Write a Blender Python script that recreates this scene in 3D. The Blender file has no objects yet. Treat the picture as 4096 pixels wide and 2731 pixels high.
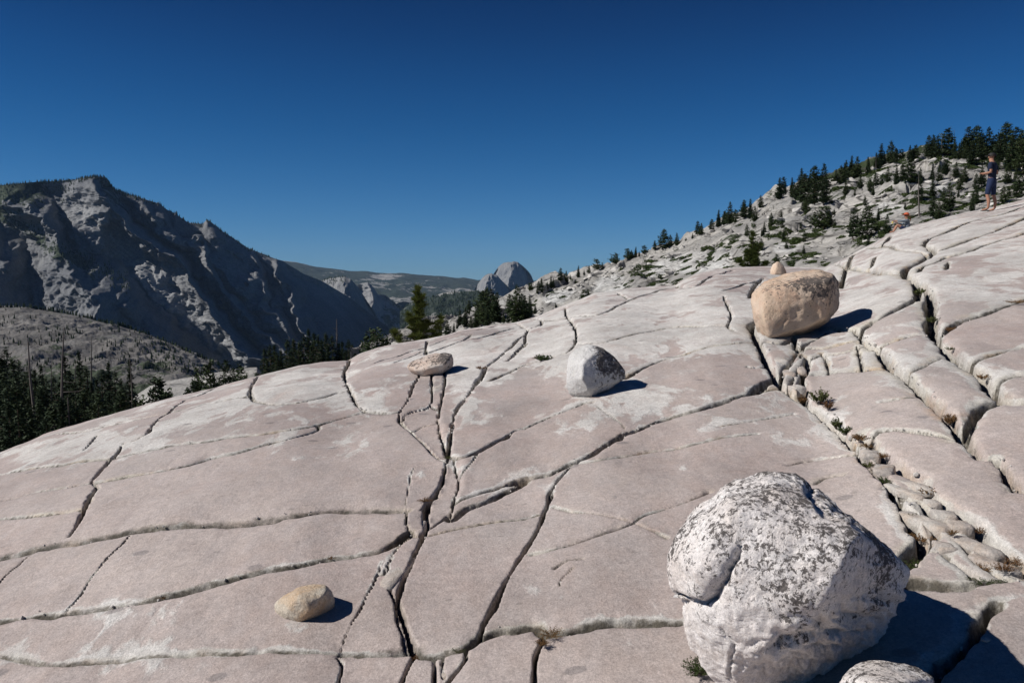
import bpy, bmesh, math, random
import numpy as np
from mathutils import Vector, Matrix
from mathutils.bvhtree import BVHTree

random.seed(7)
rng = np.random.default_rng(7)
scene = bpy.context.scene
COL = scene.collection

# ------------------------------------------------------------------ camera, sky, sun
EYE = 1.65
PITCH = math.radians(4.49)
F = 3186.0                      # focal length in pixels of the 4096 wide picture
camd = bpy.data.cameras.new("camera")
camd.lens = 28.0; camd.sensor_width = 36.0
camd.clip_start = 0.1; camd.clip_end = 90000
cam = bpy.data.objects.new("camera", camd); COL.objects.link(cam)
cam.location = (0, 0, EYE); cam.rotation_euler = (math.pi/2 - PITCH, 0, 0)
scene.camera = cam

SUN_EL = math.radians(38.5)
SUN_AZ = math.radians(-102.0)    # measured from +Y towards +X: sun stands to the left
sun_dir = Vector((math.cos(SUN_EL)*math.sin(SUN_AZ), math.cos(SUN_EL)*math.cos(SUN_AZ), math.sin(SUN_EL)))
world = bpy.data.worlds.new("World"); scene.world = world; world.use_nodes = True
wn = world.node_tree.nodes; wl = world.node_tree.links
bg = wn["Background"]; bg.inputs[1].default_value = 0.07
sky = wn.new("ShaderNodeTexSky"); sky.sky_type = 'NISHITA'; sky.sun_disc = False
sky.sun_elevation = SUN_EL; sky.sun_rotation = SUN_AZ
sky.altitude = 2600; sky.air_density = 1.0; sky.dust_density = 0.15; sky.ozone_density = 3.0
# polarised, deep blue mountain sky: the same sky filtered by height above the horizon
tc = wn.new("ShaderNodeTexCoord"); sx = wn.new("ShaderNodeSeparateXYZ"); wl.new(tc.outputs["Generated"], sx.inputs[0])
cr = wn.new("ShaderNodeValToRGB"); wl.new(sx.outputs[2], cr.inputs[0]); cr.color_ramp.interpolation = 'B_SPLINE'
SKYF = [(0.0, (.34,.585,.96)), (.067, (.265,.59,.90)), (.157, (.108,.485,.80)), (.242, (.065,.375,.70)), (.316, (.04,.243,.51)), (.45, (.034,.20,.44))]
for i_, (p_, c_) in enumerate(SKYF):
    e_ = cr.color_ramp.elements[i_] if i_ < 2 else cr.color_ramp.elements.new(p_)
    e_.position = p_; e_.color = (*c_, 1)
mm = wn.new("ShaderNodeMix"); mm.data_type = 'RGBA'; mm.blend_type = 'MULTIPLY'; mm.inputs[0].default_value = 1
wl.new(sky.outputs[0], mm.inputs[6]); wl.new(cr.outputs[0], mm.inputs[7]); wl.new(mm.outputs[2], bg.inputs[0])
sund = bpy.data.lights.new("sun", 'SUN'); sund.energy = 4.95; sund.angle = math.radians(0.53)
sund.color = (1.0, 0.955, 0.90)
sun = bpy.data.objects.new("sun", sund); COL.objects.link(sun)
sun.location = (-30, 0, 30)
sun.rotation_euler = (-sun_dir).to_track_quat('-Z', 'Y').to_euler()
vs = scene.view_settings
vs.view_transform = 'Standard'; vs.look = 'None'; vs.exposure = 0.0; vs.gamma = 1.0; vs.use_curve_mapping = False
scene.cycles.max_bounces = 5; scene.cycles.diffuse_bounces = 1; scene.cycles.glossy_bounces = 2
scene.cycles.volume_bounces = 0

# ------------------------------------------------------------------ small tools
CROPS = {'A':(0,1350,.47826),'B':(0,2000,.46769),'C':(1000,1300,.47826),'D':(1000,1980,.4789),
         'E':(2000,1300,.47826),'F':(2000,1980,.4789),'G':(3000,1000,.51024),'H':(2500,1750,.67857),
         'I':(3100,450,.44643),'J':(2100,800,.46769),'K':(1000,900,.5102),'M':(0,600,.5102),'S':(0,0,1.7415),'X':(0,0,1.0)}
def full(c, pts):
    x0, y0, s = CROPS[c]
    return [(x0+p[0]*s, y0+p[1]*s) for p in pts]
cp, sp_ = math.cos(PITCH), math.sin(PITCH)
def ray(px, py):
    """direction with unit forward component, for a point of the photograph (4096 wide)"""
    a = (np.asarray(px, float)-2048)/F; b = -(np.asarray(py, float)-1365.5)/F
    fy = cp + b*sp_; fz = -sp_ + b*cp
    return a/fy, fz/fy
def at(px, py, Y):
    dx, dz = ray(px, py)
    return Vector((float(dx)*Y, Y, float(dz)*Y+EYE))

def hsh(*ij):
    h = np.zeros_like(ij[0], dtype=np.uint32)
    for k, v in enumerate(ij):
        h ^= (v.astype(np.int64) & 0xffffffff).astype(np.uint32)*np.uint32([374761393, 668265263, 2246822519][k])
    h = (h ^ (h >> np.uint32(13)))*np.uint32(1274126177)
    h ^= h >> np.uint32(16)
    return (h & np.uint32(0xffffff)).astype(np.float32)/np.float32(0xffffff)*2-1
def noise2(x, y):
    xi = np.floor(x); yi = np.floor(y); u = (x-xi).astype(np.float32); v = (y-yi).astype(np.float32)
    u = u*u*(3-2*u); v = v*v*(3-2*v); xi = xi.astype(np.int64); yi = yi.astype(np.int64)
    return ((hsh(xi,yi)*(1-u)+hsh(xi+1,yi)*u)*(1-v) + (hsh(xi,yi+1)*(1-u)+hsh(xi+1,yi+1)*u)*v)
def noise3(x, y, z):
    zi = np.floor(z); w = (z-zi).astype(np.float32); w = w*w*(3-2*w); zi = zi.astype(np.int64)
    xi = np.floor(x); yi = np.floor(y); u = (x-xi).astype(np.float32); v = (y-yi).astype(np.float32)
    u = u*u*(3-2*u); v = v*v*(3-2*v); xi = xi.astype(np.int64); yi = yi.astype(np.int64)
    def pl(k):
        return ((hsh(xi,yi,k)*(1-u)+hsh(xi+1,yi,k)*u)*(1-v) + (hsh(xi,yi+1,k)*(1-u)+hsh(xi+1,yi+1,k)*u)*v)
    return pl(zi)*(1-w)+pl(zi+1)*w
def fbm2(x, y, o=5, g=.5, l=2.03):
    s = 0; a = 1
    for i in range(o):
        s = s+a*noise2(x+i*17.3, y-i*9.1); x = x*l; y = y*l; a *= g
    return s
def fbm3(x, y, z, o=4, g=.5, l=2.07):
    s = 0; a = 1
    for i in range(o):
        s = s+a*noise3(x+i*17.3, y-i*9.1, z+i*5.7); x = x*l; y = y*l; z = z*l; a *= g
    return s
def ridged2(x, y, o=5, g=.55, l=2.1):
    s = 0; a = 1
    for i in range(o):
        s = s+a*(1-2*np.abs(noise2(x+i*7.7, y+i*3.3))); x = x*l; y = y*l; a *= g
    return s
def sstep(a, b, x):
    t = np.clip((x-a)/(b-a), 0, 1); return t*t*(3-2*t)

def mesh_np(name, V, Fq, smooth=True):
    """V (n,3), Fq (m,3|4) -> mesh"""
    V = np.asarray(V, np.float32); Fq = np.asarray(Fq, np.int32)
    me = bpy.data.meshes.new(name); k = Fq.shape[1]
    me.vertices.add(len(V)); me.vertices.foreach_set("co", V.ravel())
    me.loops.add(Fq.size); me.loops.foreach_set("vertex_index", Fq.ravel())
    me.polygons.add(len(Fq)); me.polygons.foreach_set("loop_start", np.arange(len(Fq), dtype=np.int32)*k)
    me.polygons.foreach_set("use_smooth", np.full(len(Fq), smooth, dtype=bool))
    me.update(calc_edges=True)
    return me
def attr(me, name, vals):
    a = me.attributes.new(name, 'FLOAT', 'POINT'); a.data.foreach_set("value", np.asarray(vals, np.float32).ravel())
def link(name, me, mat=None, parent=None, loc=None):
    o = bpy.data.objects.new(name, me); COL.objects.link(o)
    if mat is not None and me is not None and not me.materials: me.materials.append(mat)
    if parent: o.parent = parent
    if loc is not None: o.location = loc
    return o
def tag(o, label=None, cat=None, group=None, kind=None):
    if label: o['label'] = label
    if cat: o['category'] = cat
    if group: o['group'] = group
    if kind: o['kind'] = kind
    return o
def empty(name, loc, rz=0, sc=1.0):
    o = bpy.data.objects.new(name, None); COL.objects.link(o)
    o.location = loc; o.rotation_euler = (0, 0, rz)
    o.scale = sc if hasattr(sc, '__len__') else (sc, sc, sc); o.empty_display_size = .1
    return o
def gridfaces(nr, nc, mask=None):
    i = np.arange((nr-1)*(nc-1)); r = i//(nc-1); c = i % (nc-1); a = r*nc+c
    f = np.stack([a, a+1, a+nc+1, a+nc], 1)
    return f if mask is None else f[mask]

# ------------------------------------------------------------------ materials
class Mat:
    def __init__(s, name, rough=.8):
        s.m = bpy.data.materials.new(name); s.m.use_nodes = True
        s.n = s.m.node_tree.nodes; s.l = s.m.node_tree.links
        s.b = s.n["Principled BSDF"]; s.b.inputs["Roughness"].default_value = rough
        s.b.inputs["Specular IOR Level"].default_value = .25
    def new(s, t, **kw):
        n = s.n.new(t)
        for k, v in kw.items(): setattr(n, k, v)
        return n
    def set(s, inp, v):
        if isinstance(v, bpy.types.NodeSocket): s.l.new(v, inp)
        else: inp.default_value = v
    def coord(s, scale=(1,1,1), rot=(0,0,0), obj=False, world_=False):
        m = s.new("ShaderNodeMapping")
        m.inputs["Scale"].default_value = scale; m.inputs["Rotation"].default_value = rot
        if world_: s.l.new(s.new("ShaderNodeNewGeometry").outputs["Position"], m.inputs[0])
        else: s.l.new(s.new("ShaderNodeTexCoord").outputs["Object"], m.inputs[0])
        return m.outputs[0]
    def noise(s, vec, scale, detail=5, rough=.55, dist=0.):
        n = s.new("ShaderNodeTexNoise"); s.l.new(vec, n.inputs["Vector"])
        n.inputs["Scale"].default_value = scale; n.inputs["Detail"].default_value = detail
        n.inputs["Roughness"].default_value = rough; n.inputs["Distortion"].default_value = dist
        return n.outputs["Fac"]
    def voro(s, vec, scale, feature='F1', rnd=1., dims='3D'):
        n = s.new("ShaderNodeTexVoronoi", feature=feature, voronoi_dimensions=dims); s.l.new(vec, n.inputs["Vector"])
        n.inputs["Scale"].default_value = scale; n.inputs["Randomness"].default_value = rnd
        return n.outputs["Distance"]
    def math(s, op, a, b=0., clamp=False):
        n = s.new("ShaderNodeMath", operation=op, use_clamp=clamp)
        s.set(n.inputs[0], a); s.set(n.inputs[1], b); return n.outputs[0]
    def ramp(s, v, a, b, lo=0., hi=1.):
        n = s.new("ShaderNodeMapRange", clamp=True); s.set(n.inputs[0], v)
        n.inputs[1].default_value = a; n.inputs[2].default_value = b
        n.inputs[3].default_value = lo; n.inputs[4].default_value = hi
        return n.outputs[0]
    def mix(s, f, a, b, mode='MIX'):
        n = s.new("ShaderNodeMix", data_type='RGBA', blend_type=mode)
        s.set(n.inputs[0], f)
        for sock, v in ((n.inputs[6], a), (n.inputs[7], b)):
            if isinstance(v, tuple): v = (*v, 1) if len(v) == 3 else v
            s.set(sock, v)
        return n.outputs[2]
    def attr(s, name):
        n = s.new("ShaderNodeAttribute"); n.attribute_name = name; return n.outputs["Fac"]
    def bump(s, h, strength=.5, dist=.01, prev=None):
        n = s.new("ShaderNodeBump"); s.l.new(h, n.inputs["Height"])
        n.inputs["Strength"].default_value = strength; n.inputs["Distance"].default_value = dist
        if prev: s.l.new(prev, n.inputs["Normal"])
        return n.outputs[0]
    def out(s, col=None, rough=None, nrm=None):
        if col is not None: s.set(s.b.inputs["Base Color"], (*col, 1) if isinstance(col, tuple) else col)
        if rough is not None: s.set(s.b.inputs["Roughness"], rough)
        if nrm is not None: s.l.new(nrm, s.b.inputs["Normal"])
        return s.m

def slab_material():
    m = Mat("polished_granite")
    c = m.coord(world_=True)
    cs = m.coord(scale=(1.0, .55, 1), rot=(0, 0, math.radians(-28)), world_=True)
    edge = m.attr("edge"); wh = m.attr("white"); deep = m.attr("deep")
    big = m.noise(cs, 1.15, 9, .62, .6)
    med = m.noise(cs, 4.5, 7, .6, .3)
    v = m.math('ADD', m.math('MULTIPLY', big, .62), m.math('MULTIPLY', med, .38))
    v = m.math('ADD', v, m.math('MULTIPLY', wh, .30))
    v = m.math('ADD', v, m.math('MULTIPLY', edge, .21))
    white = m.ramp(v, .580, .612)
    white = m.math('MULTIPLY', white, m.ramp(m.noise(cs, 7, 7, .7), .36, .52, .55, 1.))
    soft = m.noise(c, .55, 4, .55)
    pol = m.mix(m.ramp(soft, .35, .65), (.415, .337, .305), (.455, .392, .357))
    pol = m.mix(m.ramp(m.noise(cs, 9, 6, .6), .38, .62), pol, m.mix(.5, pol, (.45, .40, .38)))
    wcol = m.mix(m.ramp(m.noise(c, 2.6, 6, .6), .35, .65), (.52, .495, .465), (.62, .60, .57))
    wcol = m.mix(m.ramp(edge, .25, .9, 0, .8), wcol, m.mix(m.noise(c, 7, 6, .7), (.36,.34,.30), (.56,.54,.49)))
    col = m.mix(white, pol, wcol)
    # greyer and yellowish tints in large soft areas, rust at the joints
    tint = m.ramp(m.noise(c, .34, 5, .6), .5, .68, 0, .45)
    col = m.mix(tint, col, m.mix(.5, col, (.43, .425, .415)))
    rust = m.math('MULTIPLY', m.ramp(m.noise(c, 2.2, 6, .65), .52, .66), m.ramp(edge, .3, .85, 0, .75))
    col = m.mix(rust, col, (.42, .27, .15))
    ylw = m.math('MULTIPLY', m.ramp(m.noise(c, 1.4, 5, .6), .48, .64), m.ramp(edge, .15, .6, 0, .5))
    col = m.mix(ylw, col, (.52, .47, .37))
    pink = m.ramp(m.noise(cs, .9, 5, .6, .4), .60, .74, 0, .35)
    col = m.mix(pink, col, (.55, .40, .34))
    # dark water stains
    st = m.math('MULTIPLY', m.ramp(m.noise(cs, .7, 5, .6, .3), .56, .70, 0, .42), m.math('SUBTRACT', 1, white))
    col = m.mix(st, col, (.22, .205, .20))
    # dark inclusions
    cx = m.coord(scale=(.9, 1.5, 1), rot=(0, 0, .4), world_=True)
    vo = m.math('ADD', m.voro(cx, 1.15, dims='2D'), m.math('MULTIPLY', m.noise(c, 14, 3), .05))
    col = m.mix(m.math('MULTIPLY', m.ramp(vo, .080, .066, 0, .62), m.ramp(m.noise(c, .9, 2), .5, .52)), col, (.21, .19, .185))
    vo2 = m.math('ADD', m.voro(cx, 3.2, dims='2D'), m.math('MULTIPLY', m.noise(c, 30, 3), .05))
    col = m.mix(m.math('MULTIPLY', m.ramp(vo2, .085, .07, 0, .45), m.ramp(m.noise(c, 1.3, 2), .52, .54)), col, (.24, .21, .19))
    # light scratches and veins
    sc = m.coord(scale=(.7, 9, 1), rot=(0, 0, math.radians(24)), world_=True)
    scr = m.math('MULTIPLY', m.ramp(m.noise(sc, 2.2, 4, .7), .69, .75), m.ramp(m.noise(c, 2.0, 3), .5, .62))
    col = m.mix(m.math('MULTIPLY', scr, .55), col, (.62, .59, .56))
    # dirt down in the joints, with the shade of their walls painted in
    dn = m.ramp(m.noise(c, 7, 6, .7), .38, .60, .25, 1.25)
    dd = m.math('MULTIPLY', m.ramp(deep, .25, .9), dn, True)
    col = m.mix(m.math('MULTIPLY', dd, .94), col, (.075, .066, .052))
    em = m.math('MULTIPLY', m.ramp(m.noise(c, 16, 6, .7), .50, .62), m.ramp(deep, .02, .4))
    col = m.mix(m.math('MULTIPLY', em, .7), col, (.13, .115, .09))
    # grain
    g = m.noise(c, 90, 4, .8); g2 = m.noise(c, 330, 2, .8)
    gs = m.math('ADD', m.math('MULTIPLY', g, .6), m.math('MULTIPLY', g2, .5))
    col = m.mix(1., col, m.ramp(gs, .44, .66, .74, 1.26), 'MULTIPLY')
    col = m.mix(1., col, m.ramp(m.noise(c, 24, 6, .75), .40, .60, .90, 1.09), 'MULTIPLY')
    col = m.mix(1., col, m.ramp(m.noise(c, .6, 6, .62), .36, .64, .84, 1.10), 'MULTIPLY')
    b1 = m.bump(m.noise(c, 55, 5, .75), .5, .012)
    b2 = m.bump(m.math('MULTIPLY', m.noise(c, 22, 6, .72), m.ramp(m.math('MAXIMUM', m.math('MULTIPLY', white, .45), edge), 0, 1, .10, .9)), .6, .025, b1)
    b3 = m.bump(m.noise(cs, 3.2, 5, .6), .5, .02, b2)
    r = m.ramp(white, 0, 1, .58, .9)
    return m.out(col, r, b3)

def boulder_material(name, base, base2, rustc=None, rust_amt=0., lichen=.5, lich_scale=16, topbias=.12, grain=1.):
    m = Mat(name, .85); c = m.coord(world_=True)
    col = m.mix(m.ramp(m.noise(c, 3, 6, .6, .3), .38, .62), base, base2)
    if rustc: col = m.mix(m.ramp(m.noise(c, 5.5, 6, .65, .5), .52-.14*rust_amt, .64, 0, rust_amt), col, rustc)
    nz = m.new("ShaderNodeSeparateXYZ"); m.l.new(m.new("ShaderNodeNewGeometry").outputs["Normal"], nz.inputs[0])
    up = m.ramp(nz.outputs[2], -.2, .8, -topbias, topbias)
    v = m.math('ADD', m.noise(c, lich_scale, 8, .80, .35), m.math('MULTIPLY', m.math('SUBTRACT', m.noise(c, lich_scale*.10, 4, .6), .5), .42))
    v = m.math('ADD', m.math('ADD', v, up), m.attr("lich"))
    th = .68-.10*lichen
    col = m.mix(m.math('MULTIPLY', m.ramp(v, th, th+.014), .93), col, (.045, .038, .036))
    col = m.mix(m.ramp(v, th-.03, th, 0, .15), col, (.3, .27, .25))
    gs = m.math('ADD', m.math('MULTIPLY', m.noise(c, 110, 4, .8), .6), m.math('MULTIPLY', m.noise(c, 380, 2, .8), .5))
    col = m.mix(1., col, m.ramp(gs, .43, .67, 1-.3*grain, 1+.3*grain), 'MULTIPLY')
    b1 = m.bump(m.noise(c, 60, 5, .8), .5, .012)
    b2 = m.bump(m.noise(c, 13, 8, .72, .3), .7, .035, b1)
    return m.out(col, .88, b2)

def mountain_material(name, sc, base=(.26,.265,.27), base2=(.38,.375,.36), veg=(.028,.04,.026), vegbias=0., streak=(1,1,1), rotd=0, bumpd=12, joints=False):
    m = Mat(name, .95); c = m.coord(world_=True); cs = m.coord(scale=streak, rot=(0, math.radians(rotd), 0), world_=True)
    col = m.mix(m.ramp(m.noise(cs, sc, 8, .65), .38, .62), base, base2)
    col = m.mix(m.ramp(m.noise(cs, sc*5, 6, .7), .45, .65, 0, .45), col, (.14, .145, .15))
    a = m.attr("veg")
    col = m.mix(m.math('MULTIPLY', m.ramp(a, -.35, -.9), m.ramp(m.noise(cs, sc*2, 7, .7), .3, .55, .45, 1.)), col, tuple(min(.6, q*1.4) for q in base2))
    v = m.math('ADD', m.math('MULTIPLY', m.noise(c, sc*2.2, 8, .7), .8), m.math('MULTIPLY', m.noise(c, sc*16, 4, .7), .3))
    v = m.math('ADD', v, m.math('MULTIPLY', a, .5))
    col = m.mix(m.ramp(v, .67-vegbias, .71-vegbias), col, m.mix(m.noise(c, sc*30, 3), veg, (veg[0]*2, veg[1]*1.8, veg[2]*1.6)))
    col = m.mix(1., col, m.ramp(m.noise(c, sc*26, 5, .75), .35, .7, .72, 1.28), 'MULTIPLY')
    b = m.bump(m.noise(cs, sc*6, 7, .7), .8, bumpd)
    b = m.bump(m.noise(c, sc*32, 7, .75), .9, bumpd*.25, b)
    if joints:
        cj = m.coord(scale=(1, .45, 1.3), rot=(0, 0, .5), world_=True)
        n_ = m.new("ShaderNodeVectorMath", operation='ADD'); m.l.new(cj, n_.inputs[0])
        nn = m.new("ShaderNodeTexNoise"); m.l.new(cj, nn.inputs[0]); nn.inputs["Scale"].default_value = .5; nn.inputs["Detail"].default_value = 3; m.l.new(nn.outputs["Color"], n_.inputs[1])
        for s_, w_, a_ in ((.16, .035, .85), (.52, .05, .7)):
            e_ = m.voro(n_.outputs[0], s_, 'DISTANCE_TO_EDGE')
            col = m.mix(m.math('MULTIPLY', m.ramp(e_, w_*.3, w_, a_, 0), m.ramp(m.noise(c, .22, 3), .42, .55)), col, (.06, .056, .05))
        col = m.mix(m.ramp(m.noise(cj, .11, 6, .65), .50, .62, 0, .55), col, (.20, .195, .19))
    return m.out(col, .95, b)

def foliage(name, c1, c2, rough=.7, trans=0.):
    m = Mat(name, rough); oi = m.new("ShaderNodeObjectInfo"); c = m.coord()
    r = m.math('ADD', m.math('MULTIPLY', oi.outputs["Random"], .5), m.math('MULTIPLY', m.noise(c, 1.6, 3), .5))
    col = m.mix(r, c1, c2); m.b.inputs["Specular IOR Level"].default_value = .15
    m.out(col)
    if trans:
        t = m.new("ShaderNodeBsdfTranslucent"); m.l.new(col, t.inputs[0])
        mx = m.new("ShaderNodeMixShader"); mx.inputs[0].default_value = trans
        m.l.new(m.b.outputs[0], mx.inputs[1]); m.l.new(t.outputs[0], mx.inputs[2])
        m.l.new(mx.outputs[0], m.n["Material Output"].inputs[0])
    return m.m
def plain(name, c, rough=.8, var=.2, scale=20):
    m = Mat(name, rough); co = m.coord()
    col = m.mix(1., (*c, 1), m.ramp(m.noise(co, scale, 5, .65), .3, .7, 1-var, 1+var), 'MULTIPLY')
    return m.out(col, rough, m.bump(m.noise(co, scale*3, 4, .6), .3, .005))

M_SLAB = slab_material()
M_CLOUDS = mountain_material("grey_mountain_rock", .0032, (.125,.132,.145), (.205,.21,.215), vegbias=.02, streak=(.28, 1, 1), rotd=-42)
M_DOME = mountain_material("dome_rock", .0045, (.17,.175,.185), (.28,.28,.275), vegbias=-.12, streak=(2.4, 2.4, .4))
M_FAR = mountain_material("far_forested_rock", .0012, (.25,.25,.24), (.33,.32,.30), veg=(.022,.032,.026), vegbias=.20, bumpd=40)
M_RIDGE = mountain_material("ridge_rock", .012, (.11,.105,.10), (.20,.19,.18), vegbias=.02, streak=(1,1,1), bumpd=2.)
M_HILL = mountain_material("hillside_granite", .05, (.27,.26,.24), (.47,.45,.415), veg=(.022,.034,.014), vegbias=.0, streak=(1,.5,1.6), bumpd=.7, joints=True)
M_PINE = foliage("pine_needles_dark", (.022,.038,.016), (.056,.076,.028))
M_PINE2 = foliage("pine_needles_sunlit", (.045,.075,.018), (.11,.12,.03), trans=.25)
M_PINE3 = foliage("fir_needles", (.018,.033,.018), (.044,.062,.025))
M_SHRUB = foliage("shrub_leaves", (.026,.046,.013), (.060,.080,.024), trans=.1)
M_TUFT = foliage("small_leaves", (.05,.07,.022), (.13,.13,.05), trans=.15)
M_RED = foliage("dry_red_leaves", (.13,.06,.03), (.22,.14,.06), trans=.15)
M_BARK = plain("bark", (.095,.07,.052), .9, .4, 6)
M_SNAG = plain("weathered_wood", (.125,.11,.10), .9, .35, 5)
M_HROCK = plain("hill_boulder_rock", (.47,.45,.42), .9, .25, 1.2)
M_CROCK = plain("joint_stone_rock", (.46,.43,.40), .9, .25, 9)
M_FLOOR = plain("forest_soil", (.13,.105,.08), .95, .4, .3)
# ------------------------------------------------------------------ the near granite slab
crest = full('S', [(-900,1330),(-500,1195),(-200,1105),(0,1045),(100,1003),(200,972),(330,935),(400,916),(500,890),(574,869),(603,862),(691,842),
   (800,833),(823,818),(867,802),(926,791),(984,782),(1025,772),(1058,760),(1101,753),(1184,742),(1227,731),(1300,702),(1332,690),
   (1367,675),(1410,671),(1439,666),(1552,657),(1563,648),(1600,631),(1649,620),(1700,617),(1770,615),(1895,615),(1944,592),(1975,574),
   (2011,558),(2036,543),(2062,531),(2100,520),(2152,506),(2216,490),(2267,481),(2352,461),(2600,415),(3100,345)])
cu, cs_ = ray([p[0] for p in crest], [p[1] for p in crest])
UU = np.linspace(-1.3, 1.3, 2601)
SC = np.interp(UU, cu, cs_)
ker = np.exp(-np.linspace(-2.2, 2.2, 13)**2); ker /= ker.sum()
SC = np.convolve(np.pad(SC, 6, mode='edge'), ker, mode='valid')
def wide(v, n):
    k = np.exp(-np.linspace(-2.2, 2.2, n)**2); k /= k.sum()
    return np.convolve(np.pad(v, n//2, mode='edge'), k, mode='valid')
YCU = wide(np.interp(UU, [-1.2,-.64,-.4,-.2,0,.15,.3,.45,.64,1.2], [8,10.5,12.5,15.5,19.5,23,26.5,29.5,34,36]), 301)
Z3U = wide(np.interp(UU, [-1.2,-.64,-.3,0,.3,.64,1.2], [-2.3,-1.88,-1.70,-1.62,-1.5,-1.33,-1.2]), 301)
KU = (3*wide(SC, 241)-Z3U)/(3-YCU)**2
SCW = wide(SC, 141)
def sc_(u, q=None):
    a = np.interp(u, UU, SC)
    if q is None: return a
    return np.interp(u, UU, SCW)*(1-q)+a*q
def yc_(u): return np.interp(u, UU, YCU)
def k_(u): return np.interp(u, UU, KU)
def S0(X, Y):
    u = np.clip(X/np.maximum(Y, 1.6), -1.25, 1.25)
    yc, k = yc_(u), k_(u)
    sc = sc_(u, sstep(.5, .96, Y/yc))
    d = Y-yc
    drop = k*d*d*np.where(d > 0, 2.2, 1.0)
    drop = np.where(d > 0, 26*np.tanh(drop/26), drop)
    z = sc*Y-drop
    return np.where(Y < 1.6, z, z)+EYE
YS_ = np.geomspace(1.7, 40, 700)
def on_slab(px, py, strict=False):
    u, dz = ray(px, py); u = float(u); dz = float(dz)
    g = S0(u*YS_, YS_)-EYE-dz*YS_
    k = np.nonzero(g > 0)[0]
    if len(k) == 0 or k[0] == 0:
        if strict: return None
        Y = YS_[int(np.argmax(g))] if len(k) == 0 else 1.7
    else:
        k = k[0]; Y = YS_[k-1]+(YS_[k]-YS_[k-1])*(-g[k-1])/(g[k]-g[k-1])
    return u*float(Y), float(Y)

W = lambda *a: a
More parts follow.
